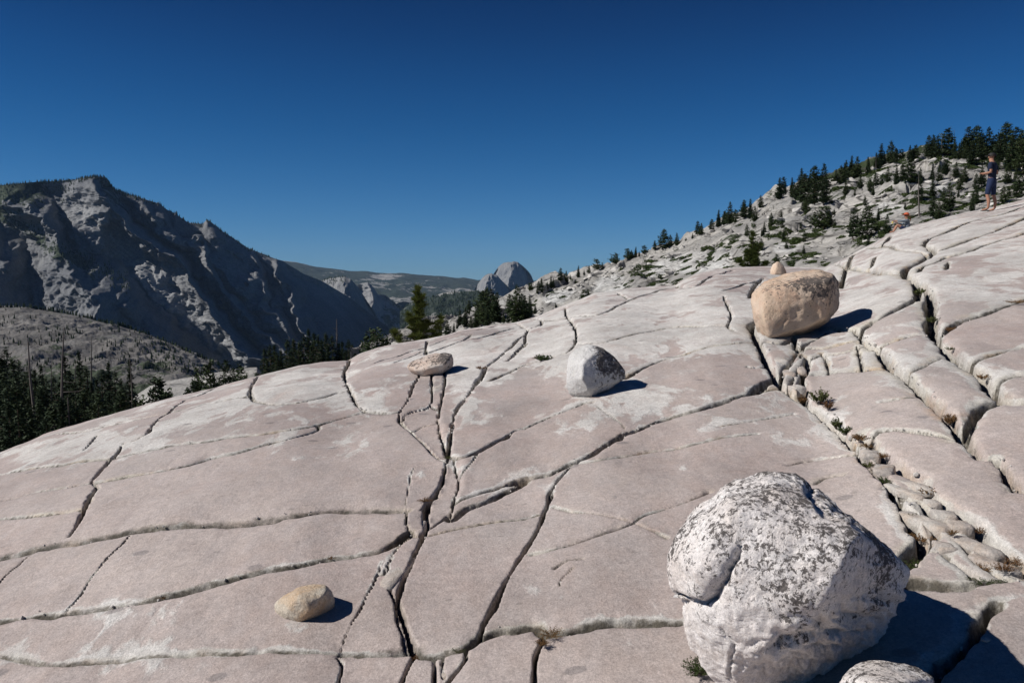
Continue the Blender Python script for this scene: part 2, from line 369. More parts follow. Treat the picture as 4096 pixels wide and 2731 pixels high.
# crop, width, depth, shoulder height, shoulder radius, polyline traced along the joint
cracks = [
('A',.05,.05,.03,.12,[(-200,1210),(0,1170),(150,1140),(330,1100),(480,1080),(620,1050),(760,1030),(890,1015)]),
('A',.11,.14,.03,.10,[(1510,570),(1450,620),(1380,670),(1310,720),(1265,780),(1240,830)]),
('A',.03,.02,.02,.10,[(1240,830),(1130,880),(1030,905)]),
('A',.09,.12,.03,.10,[(1030,905),(985,970),(930,1010),(890,1050),(830,1120),(770,1200),(800,1245),(810,1270),(760,1330),(730,1400),(690,1480),(650,1568)]),
('A',.05,.05,.03,.10,[(1510,570),(1560,540),(1700,490),(1830,420)]),
('A',.06,.05,.04,.14,[(-200,1420),(0,1370),(140,1345),(280,1300),(430,1275),(570,1245),(700,1225),(820,1215),(950,1190),(1100,1160),(1300,1125),(1500,1080),(1640,1040),(1760,995),(1950,960),(2200,895),(2300,870)]),
('C',.07,.07,.04,.12,[(165,995),(300,960),(430,925),(560,880),(570,835)]),
('A',.05,.05,.03,.12,[(930,1010),(1050,980),(1200,950),(1340,920),(1500,890),(1620,880),(1750,865),(1900,835),(2100,815),(2300,800)]),
('C',.05,.05,.03,.12,[(140,905),(350,880),(480,855),(570,835)]),
('C',.09,.09,.05,.14,[(570,835),(660,815),(800,780),(900,755),(1000,735),(1120,740),(1210,740),(1255,730)]),
('A',.04,.035,.02,.10,[(180,940),(460,835),(620,815),(800,775),(900,750),(1050,720),(1200,690),(1350,660),(1450,640),(1600,610),(1800,570),(2000,530),(2090,525)]),
('A',.09,.12,.03,.12,[(2170,330),(2110,400),(2095,460),(2095,520)]),
('C',.04,.03,.03,.12,[(5,600),(25,650),(80,680),(200,695),(370,680),(520,655),(640,630),(740,600),(850,590)]),
('A',.035,.03,.03,.12,[(-200,1555),(0,1530),(180,1510),(330,1500),(500,1480),(660,1455),(700,1470)]),
('A',.03,.03,.02,.08,[(820,830),(770,880),(700,950)]),
('B',.11,.07,.07,.16,[(-200,560),(0,510),(150,475),(300,430),(420,400),(600,380),(800,350),(1000,310),(1150,280),(1300,260),(1450,240),(1600,230),(1850,210),(2100,190),(2280,175),(2352,170)]),
('D',.09,.05,.06,.14,[(209,203),(350,185),(600,160),(850,140),(1100,130),(1310,132)]),
('B',.03,.04,.015,.05,[(275,470),(200,540),(150,595),(70,660),(-20,760)]),
('B',.045,.06,.02,.07,[(1110,335),(1050,410),(980,480),(900,550),(830,620),(760,700),(700,800),(640,880),(540,975)]),
('B',.075,.08,.04,.10,[(-200,1085),(0,1060),(150,1035),(300,1005),(500,990),(640,965),(800,950),(1000,915),(1150,890),(1400,840),(1600,790),(1800,735),(2000,690),(2200,650),(2352,620)]),
('D',.06,.06,.03,.10,[(200,652),(300,635),(450,605),(560,580),(700,550),(850,540)]),
('D',.10,.09,.06,.12,[(850,540),(1000,510),(1120,480),(1230,420),(1340,330)]),
('B',.022,.022,.02,.07,[(-200,1360),(0,1365),(150,1385),(300,1410),(450,1425),(600,1420),(750,1400),(900,1380),(1100,1360),(1300,1345),(1600,1335),(1800,1325),(2000,1325),(2200,1310),(2352,1300)]),
('D',.022,.025,.02,.07,[(200,1320),(400,1330),(600,1335),(750,1340)]),
('B',.06,.08,.02,.08,[(790,0),(740,70),(700,160),(660,220),(590,315)]),
('C',.10,.15,.04,.14,[(850,290),(820,340),(795,380),(790,440),(810,520),(840,590),(870,640),(910,700),(980,738)]),
('C',.11,.14,.05,.14,[(1430,420),(1370,520),(1340,600),(1310,660),(1270,710),(1250,750),(1250,805)]),
('C',.07,.09,.04,.10,[(1520,430),(1522,470),(1525,560),(1520,640),(1490,690),(1400,715),(1310,745),(1265,800)]),
('C',.09,.12,.05,.10,[(1600,400),(1635,440),(1620,540),(1600,640),(1585,700),(1575,800),(1590,900),(1610,980),(1640,1060)]),
('C',.04,.04,.02,.06,[(1520,680),(1585,700)]),
('C',.03,.03,.02,.06,[(1370,885),(1440,840),(1580,815)]),
('C',.05,.06,.04,.10,[(1250,800),(1320,870),(1380,930),(1450,1000),(1530,1090),(1590,1140),(1650,1160)]),
('C',.15,.15,.07,.18,[(2290,110),(2230,160),(2150,230),(2060,310),(1980,370),(1950,420),(1890,500),(1830,590),(1750,680),(1710,760),(1690,860),(1680,940),(1670,1010),(1650,1070)]),
('C',.07,.06,.05,.12,[(2320,170),(2250,240),(2150,320)]),
('C',.09,.08,.05,.13,[(2300,870),(2200,900),(2130,960),(2050,1000),(1950,1050),(1870,1090),(1800,1120),(1740,1130),(1660,1110)]),
('E',.08,.08,.05,.13,[(200,875),(310,830),(400,790),(500,750),(600,705),(700,660),(780,650)]),
('C',.03,.035,.02,.06,[(1900,1095),(1850,1170),(1790,1230),(1745,1290)]),
('C',.05,.06,.04,.08,[(1700,1110),(1715,1180),(1740,1280),(1745,1350),(1710,1440),(1690,1550),(1660,1620)]),
('C',.13,.17,.06,.12,[(1650,1060),(1655,1110),(1640,1180),(1620,1260),(1600,1330),(1540,1420),(1480,1500),(1440,1560)]),
('E',.14,.11,.08,.18,[(2295,465),(2200,530),(2120,585),(2000,610),(1880,650),(1750,690),(1600,735),(1450,775),(1300,820),(1180,880),(1050,920),(960,970),(850,1030),(750,1100),(650,1140),(550,1180),(450,1230),(330,1270),(200,1300),(90,1330)]),
('C',.05,.05,.03,.08,[(2181,1325),(2000,1390),(1850,1440),(1740,1480),(1700,1510)]),
('C',.12,.07,.07,.12,[(2300,1330),(2190,1385),(2091,1425),(2000,1480),(1850,1535),(1760,1580),(1690,1640)]),
('C',.02,.02,.01,.05,[(1370,1210),(1345,1270),(1330,1350),(1310,1450),(1305,1560)]),
('D',.045,.06,.03,.07,[(1308,110),(1308,270),(1340,330)]),
('C',.09,.10,.05,.14,[(1030,335),(1150,290),(1300,250),(1400,225),(1470,205),(1475,260)]),
('C',.05,.05,.04,.12,[(1210,335),(1300,295),(1450,235)]),
('C',.08,.08,.03,.1,[(1485,150),(1470,205)]),
('C',.08,.07,.04,.12,[(1500,245),(1600,215),(1760,160),(1900,130),(2050,85),(2200,50),(2260,40)]),
('C',.05,.05,.03,.10,[(1500,190),(1580,160),(1660,130)]),
('C',.06,.06,.03,.10,[(1850,95),(1780,155)]),
('C',.06,.06,.03,.10,[(1730,85),(1900,60),(2080,15)]),
('K',.09,.09,.05,.14,[(2075,765),(2120,800),(2140,815),(2180,830),(2160,870),(2160,930),(2110,990),(2040,1060)]),
('K',.08,.08,.04,.12,[(2230,735),(2290,770),(2250,800),(2180,825)]),
('E',.05,.04,.04,.14,[(625,185),(560,250),(450,280),(300,330),(150,380),(-20,440),(-80,470)]),
('J',.13,.15,.06,.18,[(345,890),(350,980),(400,1050),(430,1100),(440,1180),(430,1250)]),
('J',.05,.05,.03,.12,[(110,1140),(250,1110),(400,1080),(420,1085)]),
('J',.09,.08,.04,.14,[(60,1020),(130,1040),(145,1065),(120,1090),(40,1110),(10,1170),(0,1250)]),
('J',.05,.04,.03,.12,[(140,1050),(350,1020),(390,1035)]),
('J',.07,.06,.06,.18,[(620,1240),(700,1225),(820,1190),(950,1160),(1080,1130),(1250,1095),(1400,1080),(1600,1080),(1735,1095)]),
('J',.06,.05,.03,.12,[(430,1250),(520,1245),(620,1240)]),
('J',.07,.08,.03,.12,[(1700,840),(1740,920),(1765,980),(1750,1050),(1735,1095),(1790,1150)]),
('J',.05,.04,.03,.12,[(400,1010),(600,990),(700,960),(850,890),(890,870),(1000,840),(1130,790),(1300,755)]),
('J',.06,.06,.03,.12,[(780,800),(880,860)]),
('J',.12,.12,.05,.18,[(1320,690),(1310,750),(1440,755),(1530,705),(1600,660),(1700,625),(1780,600)]),
('J',.07,.06,.04,.14,[(1700,785),(1850,740),(1990,700)]),
('J',.14,.16,.06,.18,[(2040,680),(1985,720),(1955,760),(1930,810),(1920,860)]),
('E',.05,.04,.05,.16,[(1040,450),(1200,385),(1350,325),(1500,280),(1650,230),(1800,200),(1950,190),(2150,172)]),
('E',.06,.05,.03,.08,[(2060,380),(2150,390),(2270,375)]),
('G',.13,.20,.06,.14,[(60,545),(10,600),(40,690),(80,780),(130,890),(190,990),(230,1060),(300,1110)]),
('G',.11,.12,.05,.12,[(-10,1140),(60,1090),(130,1050),(205,1020)]),
('G',.05,.05,.03,.1,[(20,1140),(150,1110),(280,1110)]),
('G',.17,.20,.07,.16,[(300,1110),(430,1190),(500,1240),(600,1310),(700,1400),(760,1480),(830,1560)]),
('H',.12,.13,.05,.10,[(1345,20),(1380,80),(1470,170),(1560,280),(1620,370),(1680,460),(1715,560),(1760,620),(1740,650),(1670,710),(1600,800)]),
('H',.12,.14,.10,.18,[(1395,-20),(1460,20),(1520,90),(1620,160),(1700,200),(1775,240),(1790,330),(1900,400),(2050,510),(2150,600),(2250,680),(2352,760),(2500,880)]),
('H',.08,.07,.03,.08,[(1690,885),(1850,900),(2000,910),(2060,890),(2150,870),(2352,850),(2500,830)]),
('H',.07,.07,.03,.08,[(2210,1010),(2130,1080),(2060,1200),(1950,1320),(1830,1420),(1790,1500)]),
('H',.07,.10,.04,.10,[(1690,760),(1750,680),(1830,670),(1900,690),(2040,790),(2070,850)]),
('H',.05,.08,.04,.10,[(1760,650),(1830,590),(1820,480),(1740,360),(1660,340),(1560,230),(1480,140)]),
('H',.05,.07,.04,.08,[(1780,340),(1870,430),(1900,520),(1960,560),(2080,700),(2200,800),(2300,850)]),
('G',.14,.18,.07,.16,[(1275,225),(1300,270),(1320,340),(1310,400),(1250,430),(1150,480),(1050,540),(950,590),(860,660)]),
('G',.12,.16,.09,.20,[(860,660),(880,710),(930,745),(1010,790),(1060,850),(1110,915),(1200,960),(1280,1040),(1380,1140),(1470,1230),(1560,1320),(1620,1400),(1690,1500)]),
('H',.10,.13,.07,.14,[(2000,10),(2060,70),(2105,130),(2200,140),(2260,230),(2352,320)]),
('G',.17,.24,.12,.24,[(1270,225),(1400,330),(1420,430),(1420,560),(1450,660),(1530,740),(1620,830),(1700,900),(1800,960),(1880,1060),(1960,1130),(2060,1195)]),
('G',.12,.13,.08,.20,[(1270,230),(1215,200),(1235,140),(1380,65),(1445,10),(1420,-30)]),
('G',.08,.08,.04,.12,[(400,870),(430,800),(560,800),(700,765),(850,715),(885,710)]),
('G',.06,.06,.04,.12,[(470,880),(560,850),(740,820),(920,745)]),
('G',.06,.05,.05,.14,[(500,985),(700,960),(900,935),(1115,920)]),
('G',.05,.05,.05,.12,[(1270,960),(1400,900),(1500,860),(1630,840)]),
('G',.07,.07,.06,.14,[(1010,790),(1100,740),(1250,680),(1440,655)]),
('G',.03,.03,.02,.08,[(1050,1190),(1200,1170),(1385,1130)]),
('G',.10,.12,.09,.16,[(1690,1500),(1700,1430),(1780,1290),(1850,1240),(1950,1205),(2060,1190),(2200,1200)]),
('G',.08,.07,.05,.16,[(1480,690),(1560,620),(1650,560),(1800,520),(1950,470),(2148,400),(2300,340)]),
('G',.14,.20,.06,.14,[(440,860),(455,920),(420,980),(410,1060),(430,1190)]),
('G',.10,.15,.06,.12,[(345,700),(370,820),(300,920),(250,1000),(220,1050)]),
('G',.06,.08,.05,.12,[(440,900),(350,1000),(300,1110)]),
('G',.10,.13,.05,.14,[(100,740),(250,760),(345,710)]),
('G',.10,.13,.05,.14,[(380,830),(400,780),(500,730),(640,650),(750,650),(830,640),(860,660)]),
('G',.11,.13,.05,.16,[(600,110),(740,115),(745,180),(720,270),(770,300)]),
('G',.11,.12,.06,.18,[(780,90),(765,135),(950,150),(1030,180),(1225,190)]),
('I',.11,.11,.05,.16,[(970,1180),(1050,1110),(1150,1080),(1300,1040)]),
('I',.13,.12,.05,.18,[(1330,1170),(1400,1120),(1550,1070),(1700,1010),(1900,950),(2100,900),(2231,850),(2500,760)]),
('I',.12,.10,.05,.18,[(1430,1250),(1600,1190),(1800,1120),(2000,1050),(2231,960),(2500,850)]),
('I',.07,.06,.04,.16,[(1500,1310),(1750,1240),(1850,1200),(2000,1150),(2231,1080),(2500,980)]),
('I',.08,.07,.04,.14,[(670,1390),(690,1290),(850,1210),(1050,1190),(1090,1225),(1300,1250),(1370,1285)]),
('I',.06,.06,.03,.12,[(870,1380),(900,1300),(1010,1240)]),
('I',.12,.12,.05,.16,[(1370,1285),(1440,1250),(1330,1170)]),
('I',.06,.05,.03,.14,[(1290,1440),(1330,1390),(1500,1310),(1540,1290)]),
('I',.07,.08,.02,.10,[(1560,1340),(1535,1430)]),
('D',.13,.17,.06,.12,[(1560,-10),(1490,60),(1470,150),(1470,230),(1475,320),(1420,370),(1370,370),(1340,330)]),
('D',.10,.13,.05,.10,[(1660,165),(1600,220),(1520,290),(1475,330),(1430,420),(1380,520),(1340,620),(1290,730),(1250,850),(1235,930),(1260,1000),(1300,1130),(1340,1230),(1380,1320)]),
('D',.05,.06,.05,.09,[(1350,380),(1260,440),(1200,520),(1160,620),(1155,750),(1180,850),(1210,920)]),
('D',.06,.07,.03,.08,[(1190,560),(1140,620),(1120,690),(1070,690),(1020,800),(970,890),(930,980),(860,1090),(800,1210),(755,1330)]),
('D',.045,.05,.03,.07,[(1100,590),(1070,690)]),
('D',.05,.05,.04,.09,[(1215,920),(1240,1100),(1280,1200),(1300,1290),(1360,1320)]),
('D',.06,.06,.04,.09,[(750,1340),(850,1340),(950,1345),(1050,1345),(1200,1340),(1280,1330),(1370,1322)]),
('D',.07,.08,.05,.09,[(1370,1322),(1420,1360),(1500,1375),(1600,1365),(1700,1345),(1780,1330),(1850,1290),(1910,1240)]),
('D',.09,.15,.03,.08,[(1910,1240),(1950,1120),(2010,1020),(2060,920),(2110,820),(2160,720),(2230,610),(2297,500)]),
('F',.09,.15,.03,.09,[(200,510),(260,420),(330,280),(370,150),(410,70),(440,0)]),
('E',.07,.07,.05,.10,[(400,1550),(410,1440),(440,1390),(490,1300),(560,1220),(650,1150)]),
('D',.08,.06,.05,.10,[(1910,1240),(2000,1200),(2100,1165),(2200,1165),(2297,1145)]),
('F',.06,.06,.05,.10,[(200,1150),(300,1130),(370,1190),(500,1180),(700,1130),(900,1090),(1100,1085),(1300,1085),(1500,1070)]),
('D',.06,.08,.05,.10,[(730,1370),(770,1440),(745,1568),(730,1640)]),
('D',.08,.10,.06,.10,[(1380,1360),(1320,1470),(1280,1568),(1260,1640)]),
('D',.07,.10,.05,.09,[(1530,1370),(1545,1450),(1545,1640)]),
('D',.05,.07,.05,.08,[(1620,1380),(1605,1450),(1620,1560)]),
('D',.05,.06,.04,.08,[(1800,1335),(1810,1380),(1790,1440),(1700,1540),(1640,1620)]),
('F',.08,.11,.05,.10,[(370,1190),(340,1290),(300,1400),(290,1568),(290,1640)]),
('D',.018,.02,.015,.05,[(1500,365),(1800,290),(2100,245),(2297,215)]),
('F',.018,.02,.015,.05,[(200,210),(270,190),(345,165)]),
('F',.03,.03,.04,.09,[(270,530),(340,518),(500,480),(700,410),(850,355),(1000,310),(1100,270),(1200,200),(1300,160),(1450,110),(1600,60),(1750,0)]),
('F',.018,.015,.03,.08,[(440,110),(650,160),(850,190),(1100,260),(1250,330),(1400,400)]),
('E',.025,.025,.03,.09,[(650,1165),(850,1135),(1050,1100),(1250,1065),(1450,1045),(1650,1000),(1850,950),(2000,930),(2150,912)]),
('H',.02,.02,.02,.07,[(560,-60),(800,-100),(1000,-130)]),
('E',.018,.015,.02,.08,[(810,690),(900,750),(1000,820),(1045,880)]),
('H',.02,.025,.015,.05,[(960,175),(1100,140),(1250,120),(1370,100)]),
('H',.02,.02,.015,.05,[(1120,300),(1180,260),(1290,235)]),
('F',.02,.02,.012,.04,[(455,650),(560,590),(700,570)]),
('F',.018,.02,.01,.04,[(500,790),(515,730),(620,640)]),
]
cracks += [
('G',.05,.05,.03,.10,[(620,980),(600,880),(560,830)]),
('G',.05,.05,.03,.10,[(820,1560),(1000,1440),(1180,1420),(1560,1480)]),
('G',.06,.06,.03,.12,[(1700,900),(1850,850),(2000,800),(2148,760)]),
('G',.05,.05,.03,.12,[(1900,1070),(2000,1020),(2148,990)]),
('G',.05,.05,.03,.10,[(880,930),(860,830),(840,760)]),
]
NR, NC = 860, 900
sY = np.linspace(1.7**-.5, 36**-.5, 800)**-2.0
YR = np.concatenate([sY, np.geomspace(36.4, 95, 60)])
NR = len(YR)
UC = np.linspace(-.80, .82, NC)
Xg = UC[None, :]*(YR[:, None]+1.0); Yg = np.repeat(YR[:, None], NC, 1)
Zg = S0(Xg, Yg)
carve = np.zeros_like(Xg); edge = np.zeros_like(Xg); deep = np.zeros_like(Xg); core = np.zeros(Xg.shape, bool)
rowsp = np.gradient(YR)
warp = (fbm2(Xg*3.1, Yg*3.1, 4)*.022).astype(float)
chip = (fbm2(Xg*13, Yg*13, 3)*.010).astype(float)
wmod = 1+.45*noise2(Xg*2.3+9, Yg*2.3)
def catmull(P, n=4):
    P = np.array(P, float); Q = np.vstack([2*P[0]-P[1], P, 2*P[-1]-P[-2]]); out = []
    for i in range(1, len(Q)-2):
        for t in np.arange(n)/n:
            a, b, c, d = Q[i-1], Q[i], Q[i+1], Q[i+2]
            out.append(.5*((2*b)+(-a+c)*t+(2*a-5*b+4*c-d)*t*t+(-a+3*b-3*c+d)*t**3))
    out.append(Q[-2]); return np.array(out)
CRACKXY = []
for (cr, w, dep, sh, r, pts) in cracks:
    fp = catmull(full(cr, pts), 3)
    mx_ = fp[:, 0].mean(); my_ = fp[:, 1].mean()
    XY = [on_slab(px, py, True) for px, py in fp]
    XY = np.array([p for p in XY if p is not None])
    if len(XY) < 2: continue
    dl = np.abs(np.diff(XY, axis=0)).sum(0); along = dl[1]/(dl.sum()+1e-6)
    q = .78-.64*along if mx_ < 3050 else .66-.14*along
    shq = .85-.62*along if mx_ < 3050 else .85
    q *= 1+.45*sstep(6, 14, XY[:,1].mean())
    w *= q; dep *= min(1, q+.3); sh *= q*shq; r *= q*(.62 if mx_ < 3050 else .62)
    CRACKXY.append((w, dep, XY))
    R = max(4*r, w)+.15
    i0 = max(np.searchsorted(YR, XY[:,1].min()-R)-1, 0); i1 = min(np.searchsorted(YR, XY[:,1].max()+R)+1, NR)
    ys = YR[i0:i1]; lo = ((XY[:,0].min()-R)/(ys+1)).min(); lo = min(lo, ((XY[:,0].min()-R)/(ys+1)).min())
    los = np.minimum((XY[:,0].min()-R)/(ys[0]+1), (XY[:,0].min()-R)/(ys[-1]+1)); his = np.maximum((XY[:,0].max()+R)/(ys[0]+1), (XY[:,0].max()+R)/(ys[-1]+1))
    j0 = max(np.searchsorted(UC, los)-1, 0); j1 = min(np.searchsorted(UC, his)+1, NC)
    if j1 <= j0 or i1 <= i0: continue
    sx = Xg[i0:i1, j0:j1]; sy = Yg[i0:i1, j0:j1]
    best = np.full(sx.shape, 9.); side = np.zeros(sx.shape)
    for a, b in zip(XY[:-1], XY[1:]):
        # rows near this segment only
        q0 = max(np.searchsorted(ys, min(a[1], b[1])-R)-1, 0); q1 = min(np.searchsorted(ys, max(a[1], b[1])+R)+1, len(ys))
        X_, Y_ = sx[q0:q1], sy[q0:q1]
        d = b-a; L = max(d@d, 1e-9); t = np.clip(((X_-a[0])*d[0]+(Y_-a[1])*d[1])/L, 0, 1)
        ex = X_-a[0]-t*d[0]; ey = Y_-a[1]-t*d[1]; dd = np.hypot(ex, ey)
        bs = best[q0:q1]; m = dd < bs
        side[q0:q1] = np.where(m, ey-.25*ex, side[q0:q1]); best[q0:q1] = np.where(m, dd, bs)
    d = np.abs(best+warp[i0:i1, j0:j1]*min(1, w/.06)*.6+chip[i0:i1, j0:j1]*min(1, w/.05))
    ww = w*wmod[i0:i1, j0:j1]
    ww = np.maximum(ww, (1.35-.75*along)*rowsp[i0:i1, None]); ww = np.maximum(ww, (.007+.0036*sy)*(1.12-along))
    fars = np.where(side > 0, 1.0, .62)                 # the uphill lip is the more rounded one
    de = np.minimum(dep, (.50+3.0*along**2)*ww)
    prof = de*(1-sstep(.12*ww, .62*ww, d)) + sh*np.exp(-(d/(r*fars))**1.25)
    carve[i0:i1, j0:j1] = np.maximum(carve[i0:i1, j0:j1], prof)
    band = (r*.55+.010)*(1.0 if mx_ < 3050 else 1.9)*np.where(side > 0, 1.35, .55)*(.55+.75*wmod[i0:i1, j0:j1]*.6)
    edge[i0:i1, j0:j1] = np.maximum(edge[i0:i1, j0:j1], min(1, .45+sh/.03)*np.exp(-(d/band)**2))
    deep[i0:i1, j0:j1] = np.maximum(deep[i0:i1, j0:j1], min(1, .45+dep/.05)*(1-sstep((.14+.20*(1-along))*ww, (.62+.35*(1-along))*ww, d*np.where(side > 0, .85, 1.25))))
    core[i0:i1, j0:j1] |= best < np.maximum(.42*w, .62*rowsp[i0:i1, None])

# label the blocks between the joints (flood fill on the grid)
free = ~core
lab = np.zeros(core.shape, np.int32); ncomp = 0
fl = free.ravel(); lb = lab.ravel(); seeds_done = 0
from collections import deque
sub = 2
fs = free[::sub, ::sub].copy(); ls = np.zeros(fs.shape, np.int32); hgt, wid = fs.shape
fsl = fs.tolist(); lsl = ls.tolist()
for si in range(hgt):
    row = fsl[si]
    for sj in range(wid):
        if row[sj] and lsl[si][sj] == 0:
            ncomp += 1; st = [(si, sj)]; lsl[si][sj] = ncomp
            while st:
                a, b = st.pop()
                for c, d in ((a+1,b),(a-1,b),(a,b+1),(a,b-1)):
                    if 0 <= c < hgt and 0 <= d < wid and fsl[c][d] and lsl[c][d] == 0:
                        lsl[c][d] = ncomp; st.append((c, d))
ls = np.array(lsl, np.int32)
cnt = np.bincount(ls.ravel(), minlength=ncomp+1)
small = np.where(cnt < 90)[0]; ls[np.isin(ls, small)] = 0
for _ in range(14):                                     # grow labels into the joints
    z = ls == 0
    if not z.any(): break
    for ax, s in ((0,1),(0,-1),(1,1),(1,-1)):
        r_ = np.roll(ls, s, ax); ls = np.where((ls == 0) & (r_ > 0), r_, ls)
lab = np.repeat(np.repeat(ls, sub, 0), sub, 1)[:NR, :NC]
def cell_of(px, py):
    X, Y = on_slab(px, py); i = int(np.searchsorted(YR, Y)); j = int(np.searchsorted(UC, X/(Y+1)))
    return min(i, NR-1), min(max(j, 0), NC-1)
# some blocks stand a little proud of their neighbours
off = np.zeros(lab.max()+1)
raise_ = [('G',1700,300,.10),('G',1850,700,.13),('G',1250,850,.05),('G',1450,1050,.06),('G',900,850,.04),('G',900,1300,.03),('G',1000,300,.04),
          ('G',1250,580,.03),('G',1950,1400,.10),('H',2100,300,.10),('G',1000,110,.05),('G',1500,200,.08),('I',1800,1060,.06),('I',1900,980,.07),
          ('H',2200,1200,.04),('H',1900,740,.03),('C',700,300,.03),('C',1100,600,.04),('J',1000,950,.04),('J',1200,1180,.02),('C',400,1100,.02),('D',1800,700,.02),
          ('E',1800,800,.0),('E',700,900,.02)]
for cr, x, y, dz in raise_:
    i, j = cell_of(*full(cr, [(x, y)])[0]); off[lab[i, j]] = dz
offg = off[lab]
for _ in range(3):
    offg = (offg+np.roll(offg,1,0)+np.roll(offg,-1,0)+np.roll(offg,1,1)+np.roll(offg,-1,1))/5
dist_s = 1-np.exp(-np.clip(carve, 0, 9)/.05)
rel = 1-np.clip(carve/.10, 0, 1)
Zg = Zg + offg*rel - carve
Zg += .030*fbm2(Xg*.45, Yg*.45, 3)*sstep(2, 9, Yg) + .012*fbm2(Xg*1.7, Yg*1.7, 3) + .005*fbm2(Xg*8, Yg*8, 4)*(.25+edge) - .014*np.clip(ridged2(Xg*.9+3, Yg*.5, 3)-1.0, 0, 1) 
Zg -= .02*np.clip(ridged2(Xg*3.0, Yg*3.0, 3)-.9, 0, 1)*edge
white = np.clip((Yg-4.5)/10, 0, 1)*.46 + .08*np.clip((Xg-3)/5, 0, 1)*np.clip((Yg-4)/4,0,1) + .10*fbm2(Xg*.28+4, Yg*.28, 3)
fy_ = Yg*cp-(Zg-EYE)*sp_; fy_ = np.maximum(fy_, .3)
PXg = 2048+F*Xg/fy_; PYg = 1365.5-F*((Zg-EYE)*cp+Yg*sp_)/fy_
# weathered, unpolished areas of the slab and the best polished ones
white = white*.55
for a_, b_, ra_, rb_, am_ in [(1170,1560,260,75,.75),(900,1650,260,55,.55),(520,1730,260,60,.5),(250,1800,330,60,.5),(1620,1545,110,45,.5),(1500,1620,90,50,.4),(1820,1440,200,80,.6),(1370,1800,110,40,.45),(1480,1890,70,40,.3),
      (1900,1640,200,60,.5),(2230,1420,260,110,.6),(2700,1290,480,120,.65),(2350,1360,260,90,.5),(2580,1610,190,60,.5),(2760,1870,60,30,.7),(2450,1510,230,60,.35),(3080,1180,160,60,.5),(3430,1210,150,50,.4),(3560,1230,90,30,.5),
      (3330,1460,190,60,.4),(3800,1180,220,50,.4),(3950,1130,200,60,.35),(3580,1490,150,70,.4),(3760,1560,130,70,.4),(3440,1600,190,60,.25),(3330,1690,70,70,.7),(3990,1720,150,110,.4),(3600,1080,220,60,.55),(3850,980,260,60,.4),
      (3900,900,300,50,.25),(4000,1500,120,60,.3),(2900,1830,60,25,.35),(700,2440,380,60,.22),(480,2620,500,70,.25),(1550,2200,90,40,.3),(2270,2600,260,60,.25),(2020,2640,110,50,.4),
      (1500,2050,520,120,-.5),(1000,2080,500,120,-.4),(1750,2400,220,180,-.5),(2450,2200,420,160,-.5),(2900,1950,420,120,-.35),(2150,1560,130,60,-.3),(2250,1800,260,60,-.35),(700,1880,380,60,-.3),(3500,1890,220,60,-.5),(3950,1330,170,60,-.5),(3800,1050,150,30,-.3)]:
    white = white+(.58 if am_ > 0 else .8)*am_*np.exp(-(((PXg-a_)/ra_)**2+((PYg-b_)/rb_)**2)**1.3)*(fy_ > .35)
white = np.clip(white, -.6, .95)
faces_all = gridfaces(NR, NC)
fi = faces_all[:, 0]; fr, fc = fi//NC, fi % NC
flab = lab[fr, fc]
lc = core[fr, fc] & core[np.minimum(fr+1, NR-1), np.minimum(fc+1, NC-1)]
flab = np.where(lc, 0, flab)
Vall = np.stack([Xg, Yg, Zg], -1).reshape(-1, 3)
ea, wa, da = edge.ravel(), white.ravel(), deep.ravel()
def piece(name, sel, parent=None):
    f = faces_all[sel]; uq, inv = np.unique(f, return_inverse=True)
    me = mesh_np(name, Vall[uq], inv.reshape(f.shape))
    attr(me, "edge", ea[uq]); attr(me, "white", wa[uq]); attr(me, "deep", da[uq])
    return link(name, me, M_SLAB, parent)
counts = np.bincount(flab); flab = np.where(counts[flab] <= 60, 0, flab)
slab = piece("granite_slab", flab == 0); tag(slab, kind='structure')
counts = np.bincount(flab)
NBLOCK = 0
for r_ in np.where(counts > 60)[0]:
    if r_ == 0: continue
    piece("rock_block", flab == r_, slab); NBLOCK += 1
print("blocks", NBLOCK, "comps", ncomp)
def zslab(X, Y):
    u = X/(Y+1); j = np.clip(np.searchsorted(UC, u), 1, NC-1); i = np.clip(np.searchsorted(YR, Y), 1, NR-1)
    return float(Zg[i, j])
def spot(px, py):
    X, Y = on_slab(px, py); return Vector((X, Y, zslab(X, Y)))
# near ground round the photographer's feet, continuing the slab behind the camera
n1 = 60
gx, gy = np.meshgrid(np.linspace(-14, 14, n1), np.linspace(-14, 1.72, n1))
gz = S0(np.clip(gx, -1.9, 2.0), np.full_like(gx, 1.7)) - .02 + .06*fbm2(gx*.4, gy*.4, 3) + .045*(gy-1.7) - .08*np.clip(np.abs(gx)-1.9, 0, 9)
me = mesh_np("granite_ground", np.stack([gx, gy, gz], -1).reshape(-1, 3), gridfaces(n1, n1))
for a_ in ("edge", "deep"): attr(me, a_, np.zeros(n1*n1))
attr(me, "white", np.zeros(n1*n1))
tag(link("granite_ground", me, M_SLAB), kind='structure')
